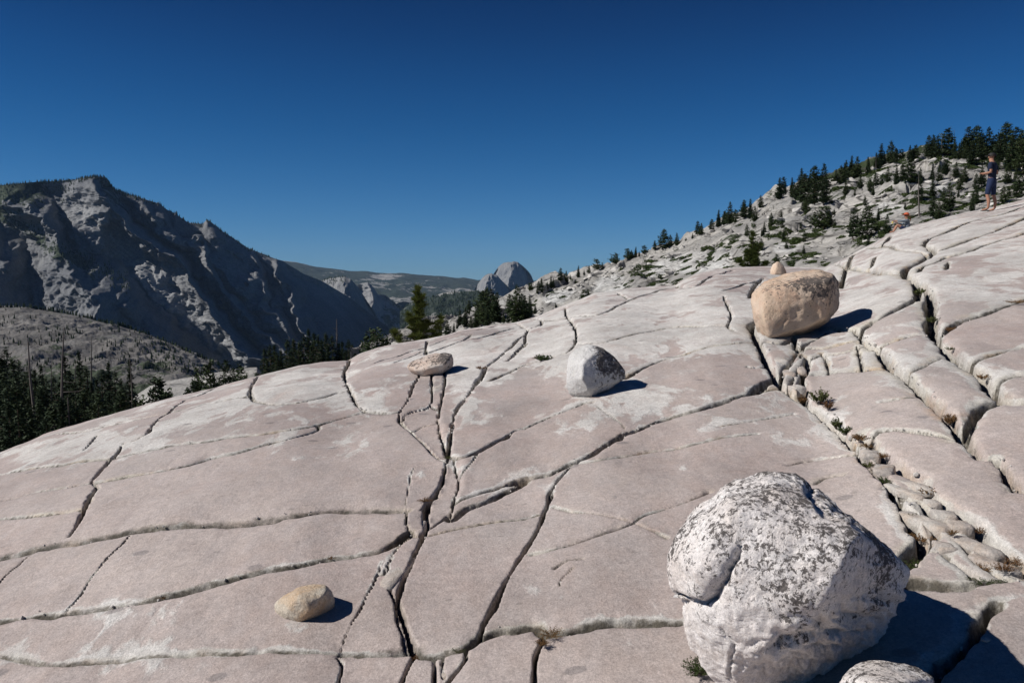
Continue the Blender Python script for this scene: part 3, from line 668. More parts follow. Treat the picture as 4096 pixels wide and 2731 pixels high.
# ------------------------------------------------------------------ land beyond the slab
def interp_poly(pts, x):
    p = np.array(pts, float); return np.interp(x, p[:,0], p[:,1])
def relief(name, x0, x1, nx, ny, top, bot, ytop, ybot, breaks=None, bulge=0., disp=None, back=.25, mat=None, vegf=None, tpow=1., warp=0., wsc=.01, ribs=.55):
    """a hillside as a real sloping surface: crest and foot lines traced in the photograph, each with its distance"""
    px = np.linspace(x0, x1, nx)[None, :].repeat(ny, 0); t = (np.linspace(0, 1, ny)**tpow)[:, None].repeat(nx, 1)
    pt = interp_poly(top, px[0])[None, :]; pb = interp_poly(bot, px[0])[None, :]
    yt = interp_poly(ytop, px[0])[None, :]; yb = interp_poly(ybot, px[0])[None, :]
    dxt, dzt = ray(px, pt+0*px); dxb, dzb = ray(px, pb+0*px)
    # straight slope between foot and crest, swollen by bulge
    zt = dzt*yt; zb = dzb*yb
    Y = yb+(yt-yb)*(t**(1+bulge)); Z = zb+(zt-zb)*t
    dx = dxb+(dxt-dxb)*t
    if breaks is not None:
        # buttresses and gullies: offsets of depth between break lines
        py = 1365.5 - F*np.tan(np.arctan(Z/Y)+PITCH)
        wx = px+warp*fbm2(px*wsc, py*wsc, 4); wy = py+warp*fbm2(px*wsc+31, py*wsc+7, 4)
        xs = np.stack([interp_poly([(b, a) for a, b in pl], wy) for o_, pl in breaks], -1)
        of = np.array([o_ for o_, pl in breaks], float)
        O = np.zeros_like(px)
        xs = np.maximum.accumulate(xs, -1)+np.arange(len(of))*.01
        for k in range(len(of)-1):
            a, b = xs[..., k], xs[..., k+1]; m = (wx >= a) & (wx < b)
            f = np.clip((wx-a)/np.maximum(b-a, 1e-3), 0, 1)
            O = np.where(m, of[k]+(of[k+1]-of[k])*f, O)
        O = np.where(wx < xs[..., 0], of[0], O); O = np.where(wx >= xs[..., -1], of[-1], O)
        fade = np.clip((1-t)/.06, 0, 1)
        # slide along the line of sight keeps the drawn place of every rib
        s = 1+ribs*O*(.15+.85*fade)/Y; Y = Y*s; Z = Z*s
    X = dx*Y
    if disp is not None:
        fade = .25+.75*np.clip((1-t)/.08, 0, 1)
        dY, dZ = disp(X, Y, Z, t)
        Y = Y+dY*fade; Z = Z+dZ*fade
    veg = vegf(px, t, X, Y, Z) if vegf else np.zeros_like(px)
    # the far side, falling away behind the crest
    Hh = np.maximum(Z[-1]-Z[0].min(), .30*back*Y[-1]+5)
    bX, bY, bZ, bV = [], [], [], []
    for k in range(1, 7):
        q = k/6
        bX.append(X[-1]*(1+back*q)); bY.append(Y[-1]*(1+back*q)); bZ.append(Z[-1]-Hh*q**1.4); bV.append(veg[-1])
    X = np.vstack([X]+bX); Y = np.vstack([Y]+bY); Z = np.vstack([Z]+bZ); veg = np.vstack([veg]+bV)
    me = mesh_np(name, np.stack([X, Y, Z+EYE], -1).reshape(-1, 3), gridfaces(ny+6, nx))
    attr(me, "veg", veg)
    o = link(name, me, mat); tag(o, kind='structure')
    return o
def S(*p): return full('S', p)

# forest floor and valley
def sheet(name, xs, ys, zf, mat):
    X, Y = np.meshgrid(xs, ys); Z = zf(X, Y)
    me = mesh_np(name, np.stack([X, Y, Z], -1).reshape(-1, 3), gridfaces(len(ys), len(xs)))
    attr(me, "veg", np.full(X.size, .3))
    return tag(link(name, me, mat), kind='structure')
floor_z = lambda X, Y: -21 - .05*np.clip(Y-40, 0, 400) - .22*np.clip(Y-170, 0, 400) + 1.5*fbm2(X*.03, Y*.03, 4) - .02*np.clip(-X-20, 0, 200)
forest_floor = sheet("forest_floor", np.linspace(-260, 120, 110), np.linspace(14, 420, 110), floor_z, M_FLOOR)
valley = sheet("valley_floor", np.linspace(-20000, 20000, 60), np.concatenate([np.linspace(-3000, 400, 5), np.geomspace(460, 21000, 50)]),
               lambda X, Y: np.where(Y < 430, -60, -60-np.clip((Y-430)*.25, 0, 480)) + 0*X, M_FAR)

# right hand granite hillside
hill_top = full('X', [(1400,1400),(1536,1336),(1592,1318),(1775,1290),(1883,1247),(1980,1211),(2071,1175),(2138,1155),(2200,1128),(2287,1113),(2371,1090),(2427,1067),(2498,1043),(2568,1020),
   (2638,996),(2708,978),(2764,950),(2825,922),(2895,896),(2965,868),(3040,825),(3100,795),(3185,771),(3250,745),(3314,727),(3350,718),(3412,704),(3470,682),(3537,655),(3578,646),(3636,631),(3694,620),(3770,622),(3904,624),(4096,629),(4700,560),(5200,540)])
hill_bot = S((750,880),(890,855),(984,840),(1101,810),(1227,790),(1300,765),(1410,735),(1552,715),(1700,680),(1895,680),(1975,640),(2100,590),(2352,540),(3000,470))
srng = np.random.default_rng(3)
seeds = np.stack([srng.uniform(-60, 380, 1500), srng.uniform(30, 460, 1500)], 1)
sj = srng.uniform(-1, 1, (1500, 3))
def plates(X, Y, sc=1.0, amp=1.0):
    P = np.stack([X.ravel()+3.5*fbm2(X*.08, Y*.08, 3).ravel(), Y.ravel()*1.0+3.5*fbm2(X*.08+5, Y*.08, 3).ravel()], 1)
    out = np.zeros(len(P)); gap = np.zeros(len(P))
    from mathutils import kdtree
    kd = kdtree.KDTree(len(seeds))
    for i, s in enumerate(seeds): kd.insert((s[0], s[1]*.6, 0), i)
    kd.balance()
    fn = kd.find_n
    for i, (x, y) in enumerate(P.tolist()):
        (c1, i1, d1), (c2, i2, d2) = fn((x, y*.6, 0), 2)
        out[i] = 1.15*sj[i1, 0] + (x-c1[0])*(.10+.12*sj[i1, 1]) + (y-c1[1]/.6)*.14*sj[i1, 2]
        gap[i] = d2-d1
    return out.reshape(X.shape), gap.reshape(X.shape)
APR = [(2790,1045,170,62),(3740,765,75,38),(3560,835,85,36),(2440,1140,80,50),(2640,1080,60,50),(2230,1190,60,34),(3150,985,60,30)]
def apron(X, Y, Z):
    px = 2048+F*X/(Y*cp-Z*sp_); py = 1365.5-F*(Z*cp+Y*sp_)/(Y*cp-Z*sp_); m = 0*X
    for a, b, ra, rb in APR: m = np.maximum(m, 1-sstep(.6, 1.15, np.hypot((px-a)/ra+.35*(py-b)/rb, (py-b)/rb)+.15*fbm2(px*.02, py*.03, 3)))
    return m
def hill_disp(X, Y, Z, t):
    pl, gap = plates(X, Y)
    sm = sstep(-.1, .5, fbm2(X*.02+3, Y*.02, 3))           # smoother polished aprons between the broken parts
    am = (.22+.5*(1-sm))*np.clip((Y-40)/80, .3, 1.3)*(1-.93*apron(X, Y, Z))
    d = am*(pl*1.35 - 1.9*(1-sstep(0, 1.0, gap))) + 2.2*fbm2(X*.018, Y*.018, 3) + .45*ridged2(X*.22, Y*.16, 4)*am
    d += .35*fbm2(X*.5, Y*.3, 3)
    return 0*X, d
def hill_veg(px, t, X, Y, Z):
    return -.25+.56*sstep(2900, 3500, px)*sstep(.25, .6, t)+.30*fbm2(X*.03, Y*.05, 3)+.12*sstep(2400,2900,px)-.7*apron(X, Y, Z)
hill = relief("granite_hillside", 1400, 5000, 560, 360, hill_top, hill_bot, [(1400,150),(2100,310),(2700,360),(3100,330),(3600,290),(5000,250)],
              [(1400,95),(2100,70),(2700,58),(3300,52),(5000,48)], disp=hill_disp, mat=M_HILL, vegf=hill_veg, tpow=1.25, bulge=.1, back=.3)

# low bright dome and forested ridge on the left
lowd = relief("low_granite_dome", 420, 1120, 160, 60, S((250,955),(305,918),(325,900),(345,886),(365,878),(420,869),(470,862),(510,853),(560,844),(590,843),(620,872),(650,910)),
       S((200,1010),(580,945),(650,990)), [(0,230),(1200,260)], [(0,120),(1200,125)], mat=M_HILL, back=.5, vegf=lambda px,t,X,Y,Z: -.5+.1*t+.2*sstep(850,1000,px),
       disp=lambda X,Y,Z,t: (0*X, .9*fbm2(X*.06,Y*.06,4)+.25*ridged2(X*.4,Y*.3,3)*sstep(-30,-10,X)))
ridge = relief("wooded_granite_ridge", -700, 1100, 420, 200, S((-420,720),(-200,700),(0,704),(60,704),(110,712),(170,722),(220,733),(280,748),(330,763),(380,783),(440,810),(490,832),(540,856),(600,885),(640,905)),
       S((-420,1100),(0,1060),(300,1000),(640,960)), [(-700,1350),(1100,950)], [(-700,420),(1100,330)], mat=M_RIDGE, back=.25, bulge=.1,
       vegf=lambda px,t,X,Y,Z: .03*fbm2(X*.01,Y*.01,3)+.1*sstep(.9,1,t)+.45*sstep(.55,.15,t),
       disp=lambda X,Y,Z,t: (0*X, 9*fbm2(X*.006,Y*.006,5)+3.2*ridged2(X*.03,Y*.018,5)+1.2*fbm2(X*.1,Y*.1,3)))

# the long grey mountain with its buttresses
crestM = full('M', [(-1300,420),(-700,300),(-300,310),(0,280),(150,265),(300,250),(450,245),(600,232),(680,215),(740,208),(810,213),(850,240),(890,300),(950,330),(1050,360),(1150,390),(1230,415),(1245,412),(1300,460),(1370,500),(1385,488),(1400,515),(1480,570),
     (1590,580),(1610,555),(1630,549),(1665,572),(1750,640),(1830,690),(1950,770),(2050,810),(2156,850)]) + [(1133,1043),(1168,1066),(1214,1094),(1291,1125),(1400,1190),(1500,1270),(1600,1340),(1700,1400)]
def MM(*p): return full('M', p)
brM = [(-200, MM((-900,200),(-700,1900))),
       (140, MM((-500,250),(-300,1900))),
       (-260, MM((-240,250),(-60,700),(60,1000),(150,1500),(200,1900))),
       (120, MM((-100,300),(60,600),(220,900),(330,1100),(420,1500))),
       (-60, MM((0,280),(160,560),(330,800),(420,960),(520,1200),(600,1500))),
       (-330, MM((40,250),(250,540),(450,760),(640,930),(760,1130),(900,1400),(1000,1900))),
       (260, MM((330,230),(470,560),(720,830),(950,990),(1150,1150),(1350,1320),(1560,1440),(1900,1800))),
       (60, MM((560,225),(700,470),(900,660),(1140,860),(1290,1050),(1540,1260),(1700,1430),(2000,1800))),
       (-330, MM((770,200),(850,400),(950,520),(1150,680),(1350,830),(1470,930),(1560,1050),(1760,1340),(1860,1500),(2100,1800))),
       (180, MM((870,260),(1000,430),(1240,620),(1430,760),(1540,900),(1720,1100),(1850,1300),(2050,1600),(2200,1800))),
       (-20, MM((1000,320),(1150,480),(1320,640),(1470,760),(1590,860),(1760,1060),(1930,1300),(2100,1600),(2250,1800))),
       (-170, MM((1100,340),(1260,500),(1420,640),(1580,780),(1700,900),(1880,1100),(2080,1400),(2200,1600),(2400,1800))),
       (90, MM((1300,440),(1450,640),(1600,760),(1760,920),(1950,1100),(2150,1400),(2300,1700))),
       (-150, MM((1600,540),(1700,700),(1850,830),(2000,980),(2100,1120),(2250,1400),(2400,1700))),
       (160, MM((1780,660),(1860,770),(1960,900),(2100,1060),(2250,1250),(2400,1500))),
       (40, MM((1980,780),(2060,880),(2200,1050),(2330,1250),(2450,1500))),
       (-190, MM((2120,840),(2200,960),(2280,1100),(2380,1250),(2500,1500))),
       (200, MM((2250,900),(2400,1100),(2550,1400)))]
def dM(X, Y, Z, t):
    b = X*.65+Z*.75; a = X*.75-Z*.65
    wv = 60*fbm2(X*.004, Z*.004, 3)
    d = -17*ridged2((b+wv)*.0045, a*.0011, 4) + 18*fbm2(X*.0035, Z*.0035, 4) - 15*ridged2((b+wv*.6)*.017, a*.005, 4) - 8*ridged2((b+wv*.3)*.05, a*.02, 3) + 4*fbm2(X*.06, Z*.06, 3)
    return d, 3*fbm2(X*.012, Z*.02, 4)
def vM(px, t, X, Y, Z):
    a = .50*sstep(950, 100, px)*sstep(.78, .97, t)
    L = interp_poly([(0,840),(102,906),(204,983),(306,1034),(434,1085),(800,1350)], px); py = 1365.5-F*np.tan(np.arctan(Z/Y)+PITCH)
    a += .42*np.exp(-((py-L)/42)**2)*sstep(520, 380, px)
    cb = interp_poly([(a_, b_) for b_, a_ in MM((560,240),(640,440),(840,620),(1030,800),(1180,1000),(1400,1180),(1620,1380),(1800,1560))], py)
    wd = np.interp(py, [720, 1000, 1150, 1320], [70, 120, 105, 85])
    a = a-.85*np.exp(-(np.abs(px-cb)/wd)**2.4)-.25*np.exp(-((px-cb+20)/30)**2)*sstep(1130, 1280, py)  # pale strip: sunlight on the rib's left flank put into the rock colour
    return a-.10
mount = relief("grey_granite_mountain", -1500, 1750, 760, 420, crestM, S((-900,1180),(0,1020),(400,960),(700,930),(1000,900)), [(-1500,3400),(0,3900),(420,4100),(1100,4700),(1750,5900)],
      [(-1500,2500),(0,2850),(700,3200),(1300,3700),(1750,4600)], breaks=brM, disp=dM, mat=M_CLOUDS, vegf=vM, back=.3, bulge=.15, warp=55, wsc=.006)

# two quarter domes
def KK(*p): return full('K', p)
q1 = relief("quarter_dome", 1255, 1620, 200, 160, KK((480,520),(540,470),(565,432),(620,418),(690,408),(745,404),(790,425),(850,490),(900,570),(960,660),(1020,760),(1100,860),(1250,980)),
      S((720,850),(930,880)), [(1255,6000),(1400,5700),(1620,6000)], [(1255,5100),(1620,5300)], mat=M_DOME, back=.2, bulge=.6, warp=12, wsc=.02,
      breaks=[(250, KK((480,400),(570,560),(640,680),(720,900))), (-60, KK((600,400),(640,560),(690,700),(740,900))), (-230, KK((745,395),(720,560),(715,700),(760,900))),
              (-40, KK((800,400),(800,560),(800,700),(850,900))), (160, KK((870,400),(900,600),(960,800),(1000,900)))],
      disp=lambda X,Y,Z,t: (16*ridged2(X*.008,Z*.003,4)+10*fbm2(X*.03,Z*.03,3), 0*X))
q2 = relief("quarter_dome", 1425, 1900, 200, 160, KK((820,520),(845,470),(870,458),(920,447),(945,462),(975,500),(1000,545),(1060,548),(1100,580),(1150,620),(1200,650),(1240,700),(1300,780),(1500,900),(1800,1000)),
      S((830,850),(1100,880)), [(1425,6900),(1900,7100)], [(1425,6300),(1900,6500)], mat=M_DOME, back=.2, bulge=.5, warp=12, wsc=.02,
      breaks=[(200, KK((820,400),(880,560),(900,900))), (-60, KK((880,430),(920,560),(960,900))), (-150, KK((925,440),(950,560),(1000,900))), (120, KK((980,440),(1040,600),(1100,900)))],
      disp=lambda X,Y,Z,t: (18*ridged2(X*.007,Z*.003,4)+10*fbm2(X*.03,Z*.03,3), 0*X),
      vegf=lambda px,t,X,Y,Z: .5*sstep(1500,1545,px))

# far wooded hills
far1 = relief("far_wooded_hills", -600, 5200, 500, 110, KK((-3000,200),(-300,240),(0,262),(260,281),(300,285),(350,290),(420,305),(470,320),(560,334),(650,342),(780,362),(900,362),(1010,378),(1100,380),(1200,377),(1330,392),(1500,402),(1600,415),(1680,412),(1780,432),(2100,446),(2220,440),(2352,413),(2500,400),(3000,430),(6000,470)),
      S((-300,720),(600,720),(1240,720),(3000,720)), [(-600,17000),(1400,16000),(3000,14000),(5200,14000)], [(-600,8500),(1400,8600),(5200,9800)], mat=M_FAR, back=.2,
      vegf=lambda px,t,X,Y,Z: .10-.55*np.exp(-((px-1525)/55)**2-((1365.5-F*np.tan(np.arctan(Z/Y)+PITCH)-1108)/11)**2)-.35*np.exp(-((px-1185)/60)**2)*sstep(.93,1,t)-.12*sstep(.75,.4,t),
      disp=lambda X,Y,Z,t: (0*X, 95*fbm2(X*.0009,Y*.0009,5)*np.clip(1-t,0,1)+22*ridged2(X*.004,Y*.003,4)))
far2 = relief("near_wooded_shelf", 1600, 2600, 300, 100, KK((1150,700),(1250,620),(1380,585),(1440,560),(1500,535),(1580,527),(1700,522),(1800,522),(1900,540),(2100,600),(2400,640),(2900,640)),
      S((900,800),(1500,800)), [(1600,5400),(2600,5000)], [(1600,3000),(2600,2900)], mat=M_FAR, back=.3, bulge=-.3,
      vegf=lambda px,t,X,Y,Z: .12-.55*sstep(.86,.97,t)*(sstep(1710,1760,px)-sstep(1830,1850,px)+sstep(1858,1880,px)*1.0)-.3*np.exp(-((px-1700)/40)**2-((t-.45)/.12)**2),
      disp=lambda X,Y,Z,t: (0*X, 45*fbm2(X*.002,Y*.002,5)*np.clip(1-t,0,1)+16*ridged2(X*.008,Y*.005,4)))

# the great split dome and its shoulder
hd = relief("half_dome", 1930, 2190, 200, 190, KK((1860,470),(1900,400),(1912,380),(1930,352),(1955,320),(1985,298),(2020,290),(2050,291),(2065,284),(2100,290),(2112,300),(2135,318),(2165,345),(2190,372),(2205,395),(2215,420),(2225,440),(2250,480),(2330,540)),
      KK((1860,640),(2400,640)), [(1930,9700),(2190,9700)], [(1930,9350),(2190,9450)], mat=M_DOME, back=.08, bulge=1.5, warp=5, wsc=.05,
      breaks=[(260, KK((1850,280),(1900,450),(1900,650))), (0, KK((1955,270),(1960,400),(1960,640))), (-150, KK((2052,270),(2040,350),(2030,430),(2010,640))), (-60, KK((2110,270),(2110,350),(2110,450),(2110,640))), (300, KK((2180,270),(2210,420),(2230,640)))], ribs=1.1,
      disp=lambda X,Y,Z,t: (9*ridged2(X*.02,Z*.0016,3)+6*fbm2(X*.05,Z*.05,3), 0*X))
sh = relief("shoulder_dome", 1885, 2110, 180, 120, KK((1740,540),(1765,495),(1780,470),(1800,445),(1820,415),(1845,392),(1870,382),(1895,379),(1915,388),(1940,395),(1960,420),(1990,450),(2020,480),(2060,520),(2120,560)),
      KK((1740,660),(2200,660)), [(1885,8900),(2110,8900)], [(1885,8600),(2110,8600)], mat=M_DOME, back=.1, bulge=.9, warp=5, wsc=.05,
      breaks=[(200, KK((1740,370),(1740,660))), (-130, KK((1885,370),(1860,440),(1840,520),(1830,660))), (-30, KK((1960,370),(1950,450),(1960,660))), (200, KK((2080,370),(2100,660)))], ribs=1.1,
      disp=lambda X,Y,Z,t: (12*ridged2(X*.015,Z*.003,3)+8*fbm2(X*.05,Z*.05,3), 0*X), vegf=lambda px,t,X,Y,Z: -.1+.3*sstep(.5,.2,t))
def bvh_of(o):
    me = o.data; n = len(me.vertices); co = np.empty(n*3, np.float32); me.vertices.foreach_get("co", co)
    q = np.empty(len(me.polygons)*4, np.int32); me.loops.foreach_get("vertex_index", q)
    return BVHTree.FromPolygons(co.reshape(-1, 3).tolist(), q.reshape(-1, 4).tolist())
BV = {k: bvh_of(o) for k, o in (('hill', hill), ('ridge', ridge), ('low', lowd), ('floor', forest_floor), ('mount', mount), ('q1', q1), ('far2', far2))}
def hit(which, px, py, tries=14, step=3):
    for k in range(tries):
        dx, dz = ray(px, py+k*step); d = Vector((float(dx), 1, float(dz))).normalized()
        r = BV[which].ray_cast(Vector((0, 0, EYE)), d)
        if r[0] is not None: return r[0]
    return None
# ------------------------------------------------------------------ loose boulders
M_BIG = boulder_material("white_lichen_granite", (.74,.69,.665), (.82,.79,.77), (.60,.50,.43), .35, lichen=1.45, lich_scale=50, topbias=.03)
M_TAN = boulder_material("orange_granite", (.50,.38,.28), (.60,.48,.38), (.56,.34,.23), .4, lichen=.95, lich_scale=20, topbias=.04)
M_GREY = boulder_material("pale_grey_granite", (.50,.49,.47), (.62,.61,.60), None, lichen=1.05, lich_scale=34, topbias=.03)
M_LOAF = boulder_material("pinkish_granite", (.52,.44,.39), (.60,.55,.50), (.55,.38,.28), .45, lichen=1.05, lich_scale=26, topbias=.06)
M_SMALL = boulder_material("rusty_granite", (.53,.46,.37), (.60,.55,.46), (.47,.29,.15), .7, lichen=.05, lich_scale=20)

def hull_rock(name, pts, center, mat, p=16, sub=5, n1=.02, n2=.01, fs=3., fine=9., flat=None, carvef=None, lichf=None, parent=None, frac=1.0):
    """rounded polyhedron through world points, roughened; no part of it is flat"""
    C = Vector(center); bm = bmesh.new()
    for q in pts: bm.verts.new(Vector(q)-C)
    bmesh.ops.convex_hull(bm, input=bm.verts); bm.normal_update()
    pl = []
    for f in bm.faces:
        d = f.normal.dot(f.verts[0].co); n = f.normal.copy()
        if d < 1e-4: continue
        if any((n-m_).length < .12 for m_, _ in pl): continue
        pl.append((n, d))
    bm.free()
    N = np.array([list(n) for n, d in pl]); D = np.array([d for n, d in pl])
    bm = bmesh.new(); bmesh.ops.create_icosphere(bm, subdivisions=sub, radius=1)
    bm.verts.ensure_lookup_table(); V = np.array([v.co[:] for v in bm.verts]); V /= np.linalg.norm(V, axis=1)[:, None]
    Fq = np.array([[v.index for v in f.verts] for f in bm.faces]); bm.free()
    proj = np.maximum(V@N.T/D, 0)
    p = p*1.9
    r = (proj**p).sum(1)**(-1/p)*(1+.55/p)
    R = r.mean(); P = V*r[:, None]
    nz = n1*R*fbm3(P[:,0]*fs/R*.5+11, P[:,1]*fs/R*.5, P[:,2]*fs/R*.5, 3) + n2*R*fbm3(P[:,0]*fine/R*.5, P[:,1]*fine/R*.5+3, P[:,2]*fine/R*.5, 4)
    nz = nz + .004*R*fbm3(P[:,0]*fine/R*1.6, P[:,1]*fine/R*1.6+3, P[:,2]*fine/R*1.6, 3)*2 - .006*R*np.clip(np.abs(fbm3(P[:,0]*2.2/R+7, P[:,1]*2.2/R, P[:,2]*2.2/R, 3))-.15, 0, 1)*2
    P = P+V*nz[:, None]
    Wd = P+np.array(C)
    if carvef is not None:
        fy = Wd[:,1]; px = 2048+F*(Wd[:,0])/(fy*cp-(Wd[:,2]-EYE)*sp_); py = 1365.5-F*((Wd[:,2]-EYE)*cp+fy*sp_)/(fy*cp-(Wd[:,2]-EYE)*sp_)
        front = (V[:,1] < .35)
        P = P-V*(carvef(px, py)*front)[:, None]
    me = mesh_np(name, P, Fq)
    attr(me, "lich", lichf(P, R, V) if lichf else np.zeros(len(P)))
    return link(name, me, mat, parent, C)
def polydist(px, py, pl):
    best = np.full(px.shape, 1e9)
    pl = np.array(pl, float)
    for a, b in zip(pl[:-1], pl[1:]):
        d = b-a; L = d@d; t = np.clip(((px-a[0])*d[0]+(py-a[1])*d[1])/L, 0, 1)
        best = np.minimum(best, np.hypot(px-a[0]-t*d[0], py-a[1]-t*d[1]))
    return best

# big lichen boulder in front
out = full('H', [(232,680),(240,780),(262,870),(300,1010),(350,1170),(450,1350),(590,1500),(800,1640),(1050,1620),(1300,1440),(1480,1260),(1545,1060),(1600,960),(1695,870),(1690,790),(1640,720),(1500,600),(1400,535),(1250,415),(1150,330),(1080,250),(1000,205),(850,188),(760,205),(640,240),(540,310),(380,450),(310,540),(260,620)])
Y0 = 2.82
pts = [at(x, y, Y0+(.10 if y < 2100 else (.24 if (y > 2600 and x > 2990) else -.05))) for x, y in out]
for (x, y, dY) in [(1385,560,-.36),(1320,650,-.42),(1250,830,-.44),(1180,1000,-.42),(1090,1140,-.36),(900,1160,-.40),(760,1290,-.34),(680,1450,-.22),(640,420,-.26),(420,760,-.30),(400,1000,-.26),(1120,330,-.12),(900,300,-.16),(1500,900,-.16)]:
    x_, y_ = full('H', [(x, y)])[0]; pts.append(at(x_, y_, Y0+dY))
for (x, y) in [(700,420),(1150,480),(1500,720),(400,760),(600,1100),(1300,1150),(900,1400)]:
    x_, y_ = full('H', [(x, y)])[0]; pts.append(at(x_*.985+45, y_+40, Y0+.52))
notch = full('H', [(690,590),(650,690),(590,790),(530,870),(480,960),(430,980),(360,960),(290,915)])
crk = full('H', [(610,1440),(625,1330),(630,1220),(570,1140)])
knob = full('H', [(870,1240),(960,1190),(1060,1160),(1110,1170)])
def big_carve(px, py):
    qx = px+7*fbm2(px*.03, py*.03, 3); qy = py+7*fbm2(px*.03+9, py*.03, 3)
    d = polydist(qx, qy, notch); grow = .35+.65*sstep(2150, 2260, py); c = (.045*np.exp(-(d/(3.5+4.5*grow))**2)+.010*np.exp(-(d/20)**2))*grow
    below = np.clip((qy-np.interp(qx, [2690,2790,2870,2960], [2390,2415,2330,2150])), -400, 400)
    c += .040*sstep(-3, 9, below)*np.exp(-np.clip(below, 0, 999)/110)*sstep(2990, 2850, px)
    c += .02*np.exp(-(polydist(qx, qy, crk)/5)**2)
    c += .03*np.exp(-(polydist(qx, qy, knob)/13)**2) - .025*np.exp(-(polydist(qx, qy, full('H', [(900,1290),(990,1230),(1080,1190)]))/24)**2)
    lowz = sstep(2480, 2600, py+.35*(px-3000))
    c += lowz*.016*ridged2(px*.012, py*.016, 4)*sstep(2850, 3050, px)
    c += .008*(np.abs(fbm2(px*.006, py*.006, 3)))
    c += .03*np.exp(-(polydist(qx, qy, full('H', [(1095,300),(1160,400),(1230,450)]))/18)**2)
    return c
def big_lich(P, R, V):
    up = V[:,2]; a = .03*np.exp(-((up-.55)/.35)**2)-.02
    a += .03*sstep(.25, .7, V[:,0])*sstep(-.5, .1, up)-.01*sstep(-.2, -.7, V[:,0]); a -= .22*sstep(-.10, -.45, up); a += .02*fbm3(P[:,0]*3, P[:,1]*3, P[:,2]*3, 3)
    return a
cen = at(3130, 2320, Y0+.06)
o = hull_rock("boulder", pts, cen, M_BIG, p=40, sub=7, n1=.018, n2=.010, fs=5, fine=22, carvef=big_carve, lichf=big_lich)
tag(o, "huge white boulder speckled with black lichen, notch in its side, nearest the camera", "boulder")

out = full('G', [(0,375),(15,470),(32,560),(72,660),(130,722),(190,738),(350,705),(475,640),(610,575),(692,470),(712,360),(700,240),(655,175),(560,152),(420,158),(200,205),(80,262),(10,335)])
bx, by = on_slab(3110, 1372); Y3 = by+.55
pts = [at(x, y, Y3+(.15 if y < 1200 else -.05)) for x, y in out]
for (x, y, dY) in [(105,325,-.36),(50,500,-.22),(150,690,-.50),(450,600,-.44),(610,520,-.42),(635,235,-.44),(350,275,-.44),(120,560,-.50)]:
    x_, y_ = full('G', [(x, y)])[0]; pts.append(at(x_, y_, Y3+dY))
for (x, y) in [(80,420),(250,240),(600,220),(620,440),(300,600)]:
    x_, y_ = full('G', [(x, y)])[0]; pts.append(at(x_, y_+8, Y3+.75))
o = hull_rock("boulder", pts, at(3190, 1230, Y3+.1), M_TAN, p=42, sub=6, n1=.018, n2=.014, fs=4, fine=18,
    carvef=lambda px, py: .03*np.exp(-(polydist(px, py, full('G', [(210,650),(240,600),(275,550)]))/6)**2)+.02*np.abs(fbm2(px*.012, py*.012, 3)),
    lichf=lambda P, R, V: .15*sstep(.0, .5, P[:,2]/R)*sstep(-.8, .2, P[:,0]/R)-.12*sstep(.55, .95, V[:,2])-.10*sstep(0, -.5, P[:,2]/R)-.02)
tag(o, "large orange block-shaped boulder with dark lichen cap, propped on the slab at upper right", "boulder")

out = full('E', [(578,258),(562,330),(558,420),(562,520),(572,570),(600,597),(700,632),(772,628),(860,562),(960,492),(1047,448),(1047,388),(1000,308),(940,250),(870,198),(780,165),(730,158),(650,195),(600,232)])
bx, by = on_slab(2345, 1598); Y4 = by+.16
pts = [at(x, y, Y4+(.10 if y < 1450 else 0)) for x, y in out]
for (x, y, dY) in [(810,215,-.05),(690,320,-.20),(690,450,-.26),(735,540,-.24),(765,600,-.16),(600,420,-.12)]:
    x_, y_ = full('E', [(x, y)])[0]; pts.append(at(x_, y_, Y4+dY))
for (x, y) in [(650,260),(900,260),(980,400),(700,520)]:
    x_, y_ = full('E', [(x, y)])[0]; pts.append(at(x_, y_, Y4+.35))
o = hull_rock("boulder", pts, at(2378, 1490, Y4+.05), M_GREY, p=40, sub=6, n1=.03, n2=.012, fs=4, fine=16,
    lichf=lambda P, R, V: .09*np.exp(-((P[:,0]/R-.05)/.25)**2)*sstep(-.1, .4, P[:,2]/R)+.11*sstep(-.05, .2, P[:,0]/R)-.12*sstep(.0, -.5, P[:,0]/R)-.07*sstep(0, -.5, P[:,2]/R))
tag(o, "angular pale grey boulder with one shaded grey face, standing alone mid-slab", "boulder")

out = full('C', [(1312,345),(1345,308),(1450,263),(1560,240),(1640,226),(1690,243),(1704,290),(1700,345),(1645,392),(1600,420),(1480,447),(1430,438),(1352,400),(1322,372)])
bx, by = on_slab(1705, 1512); Y5 = by+.16
pts = [at(x, y, Y5+.02) for x, y in out]
for (x, y, dY) in [(1380,380,-.16),(1500,360,-.24),(1630,330,-.22),(1450,425,-.16),(1600,400,-.16)]:
    x_, y_ = full('C', [(x, y)])[0]; pts.append(at(x_, y_, Y5+dY))
for (x, y) in [(1370,340),(1500,290),(1660,270),(1640,360),(1450,400)]:
    x_, y_ = full('C', [(x, y)])[0]; pts.append(at(x_, y_, Y5+.28))
o = hull_rock("boulder", pts, at(1724, 1462, Y5+.03), M_LOAF, p=22, sub=5, n1=.03, n2=.012, fs=3, fine=14, lichf=lambda P, R, V: .08*sstep(.3, .9, P[:,0]/R)-.01)
tag(o, "long flat pinkish boulder like a loaf, bridging a joint left of centre", "boulder")

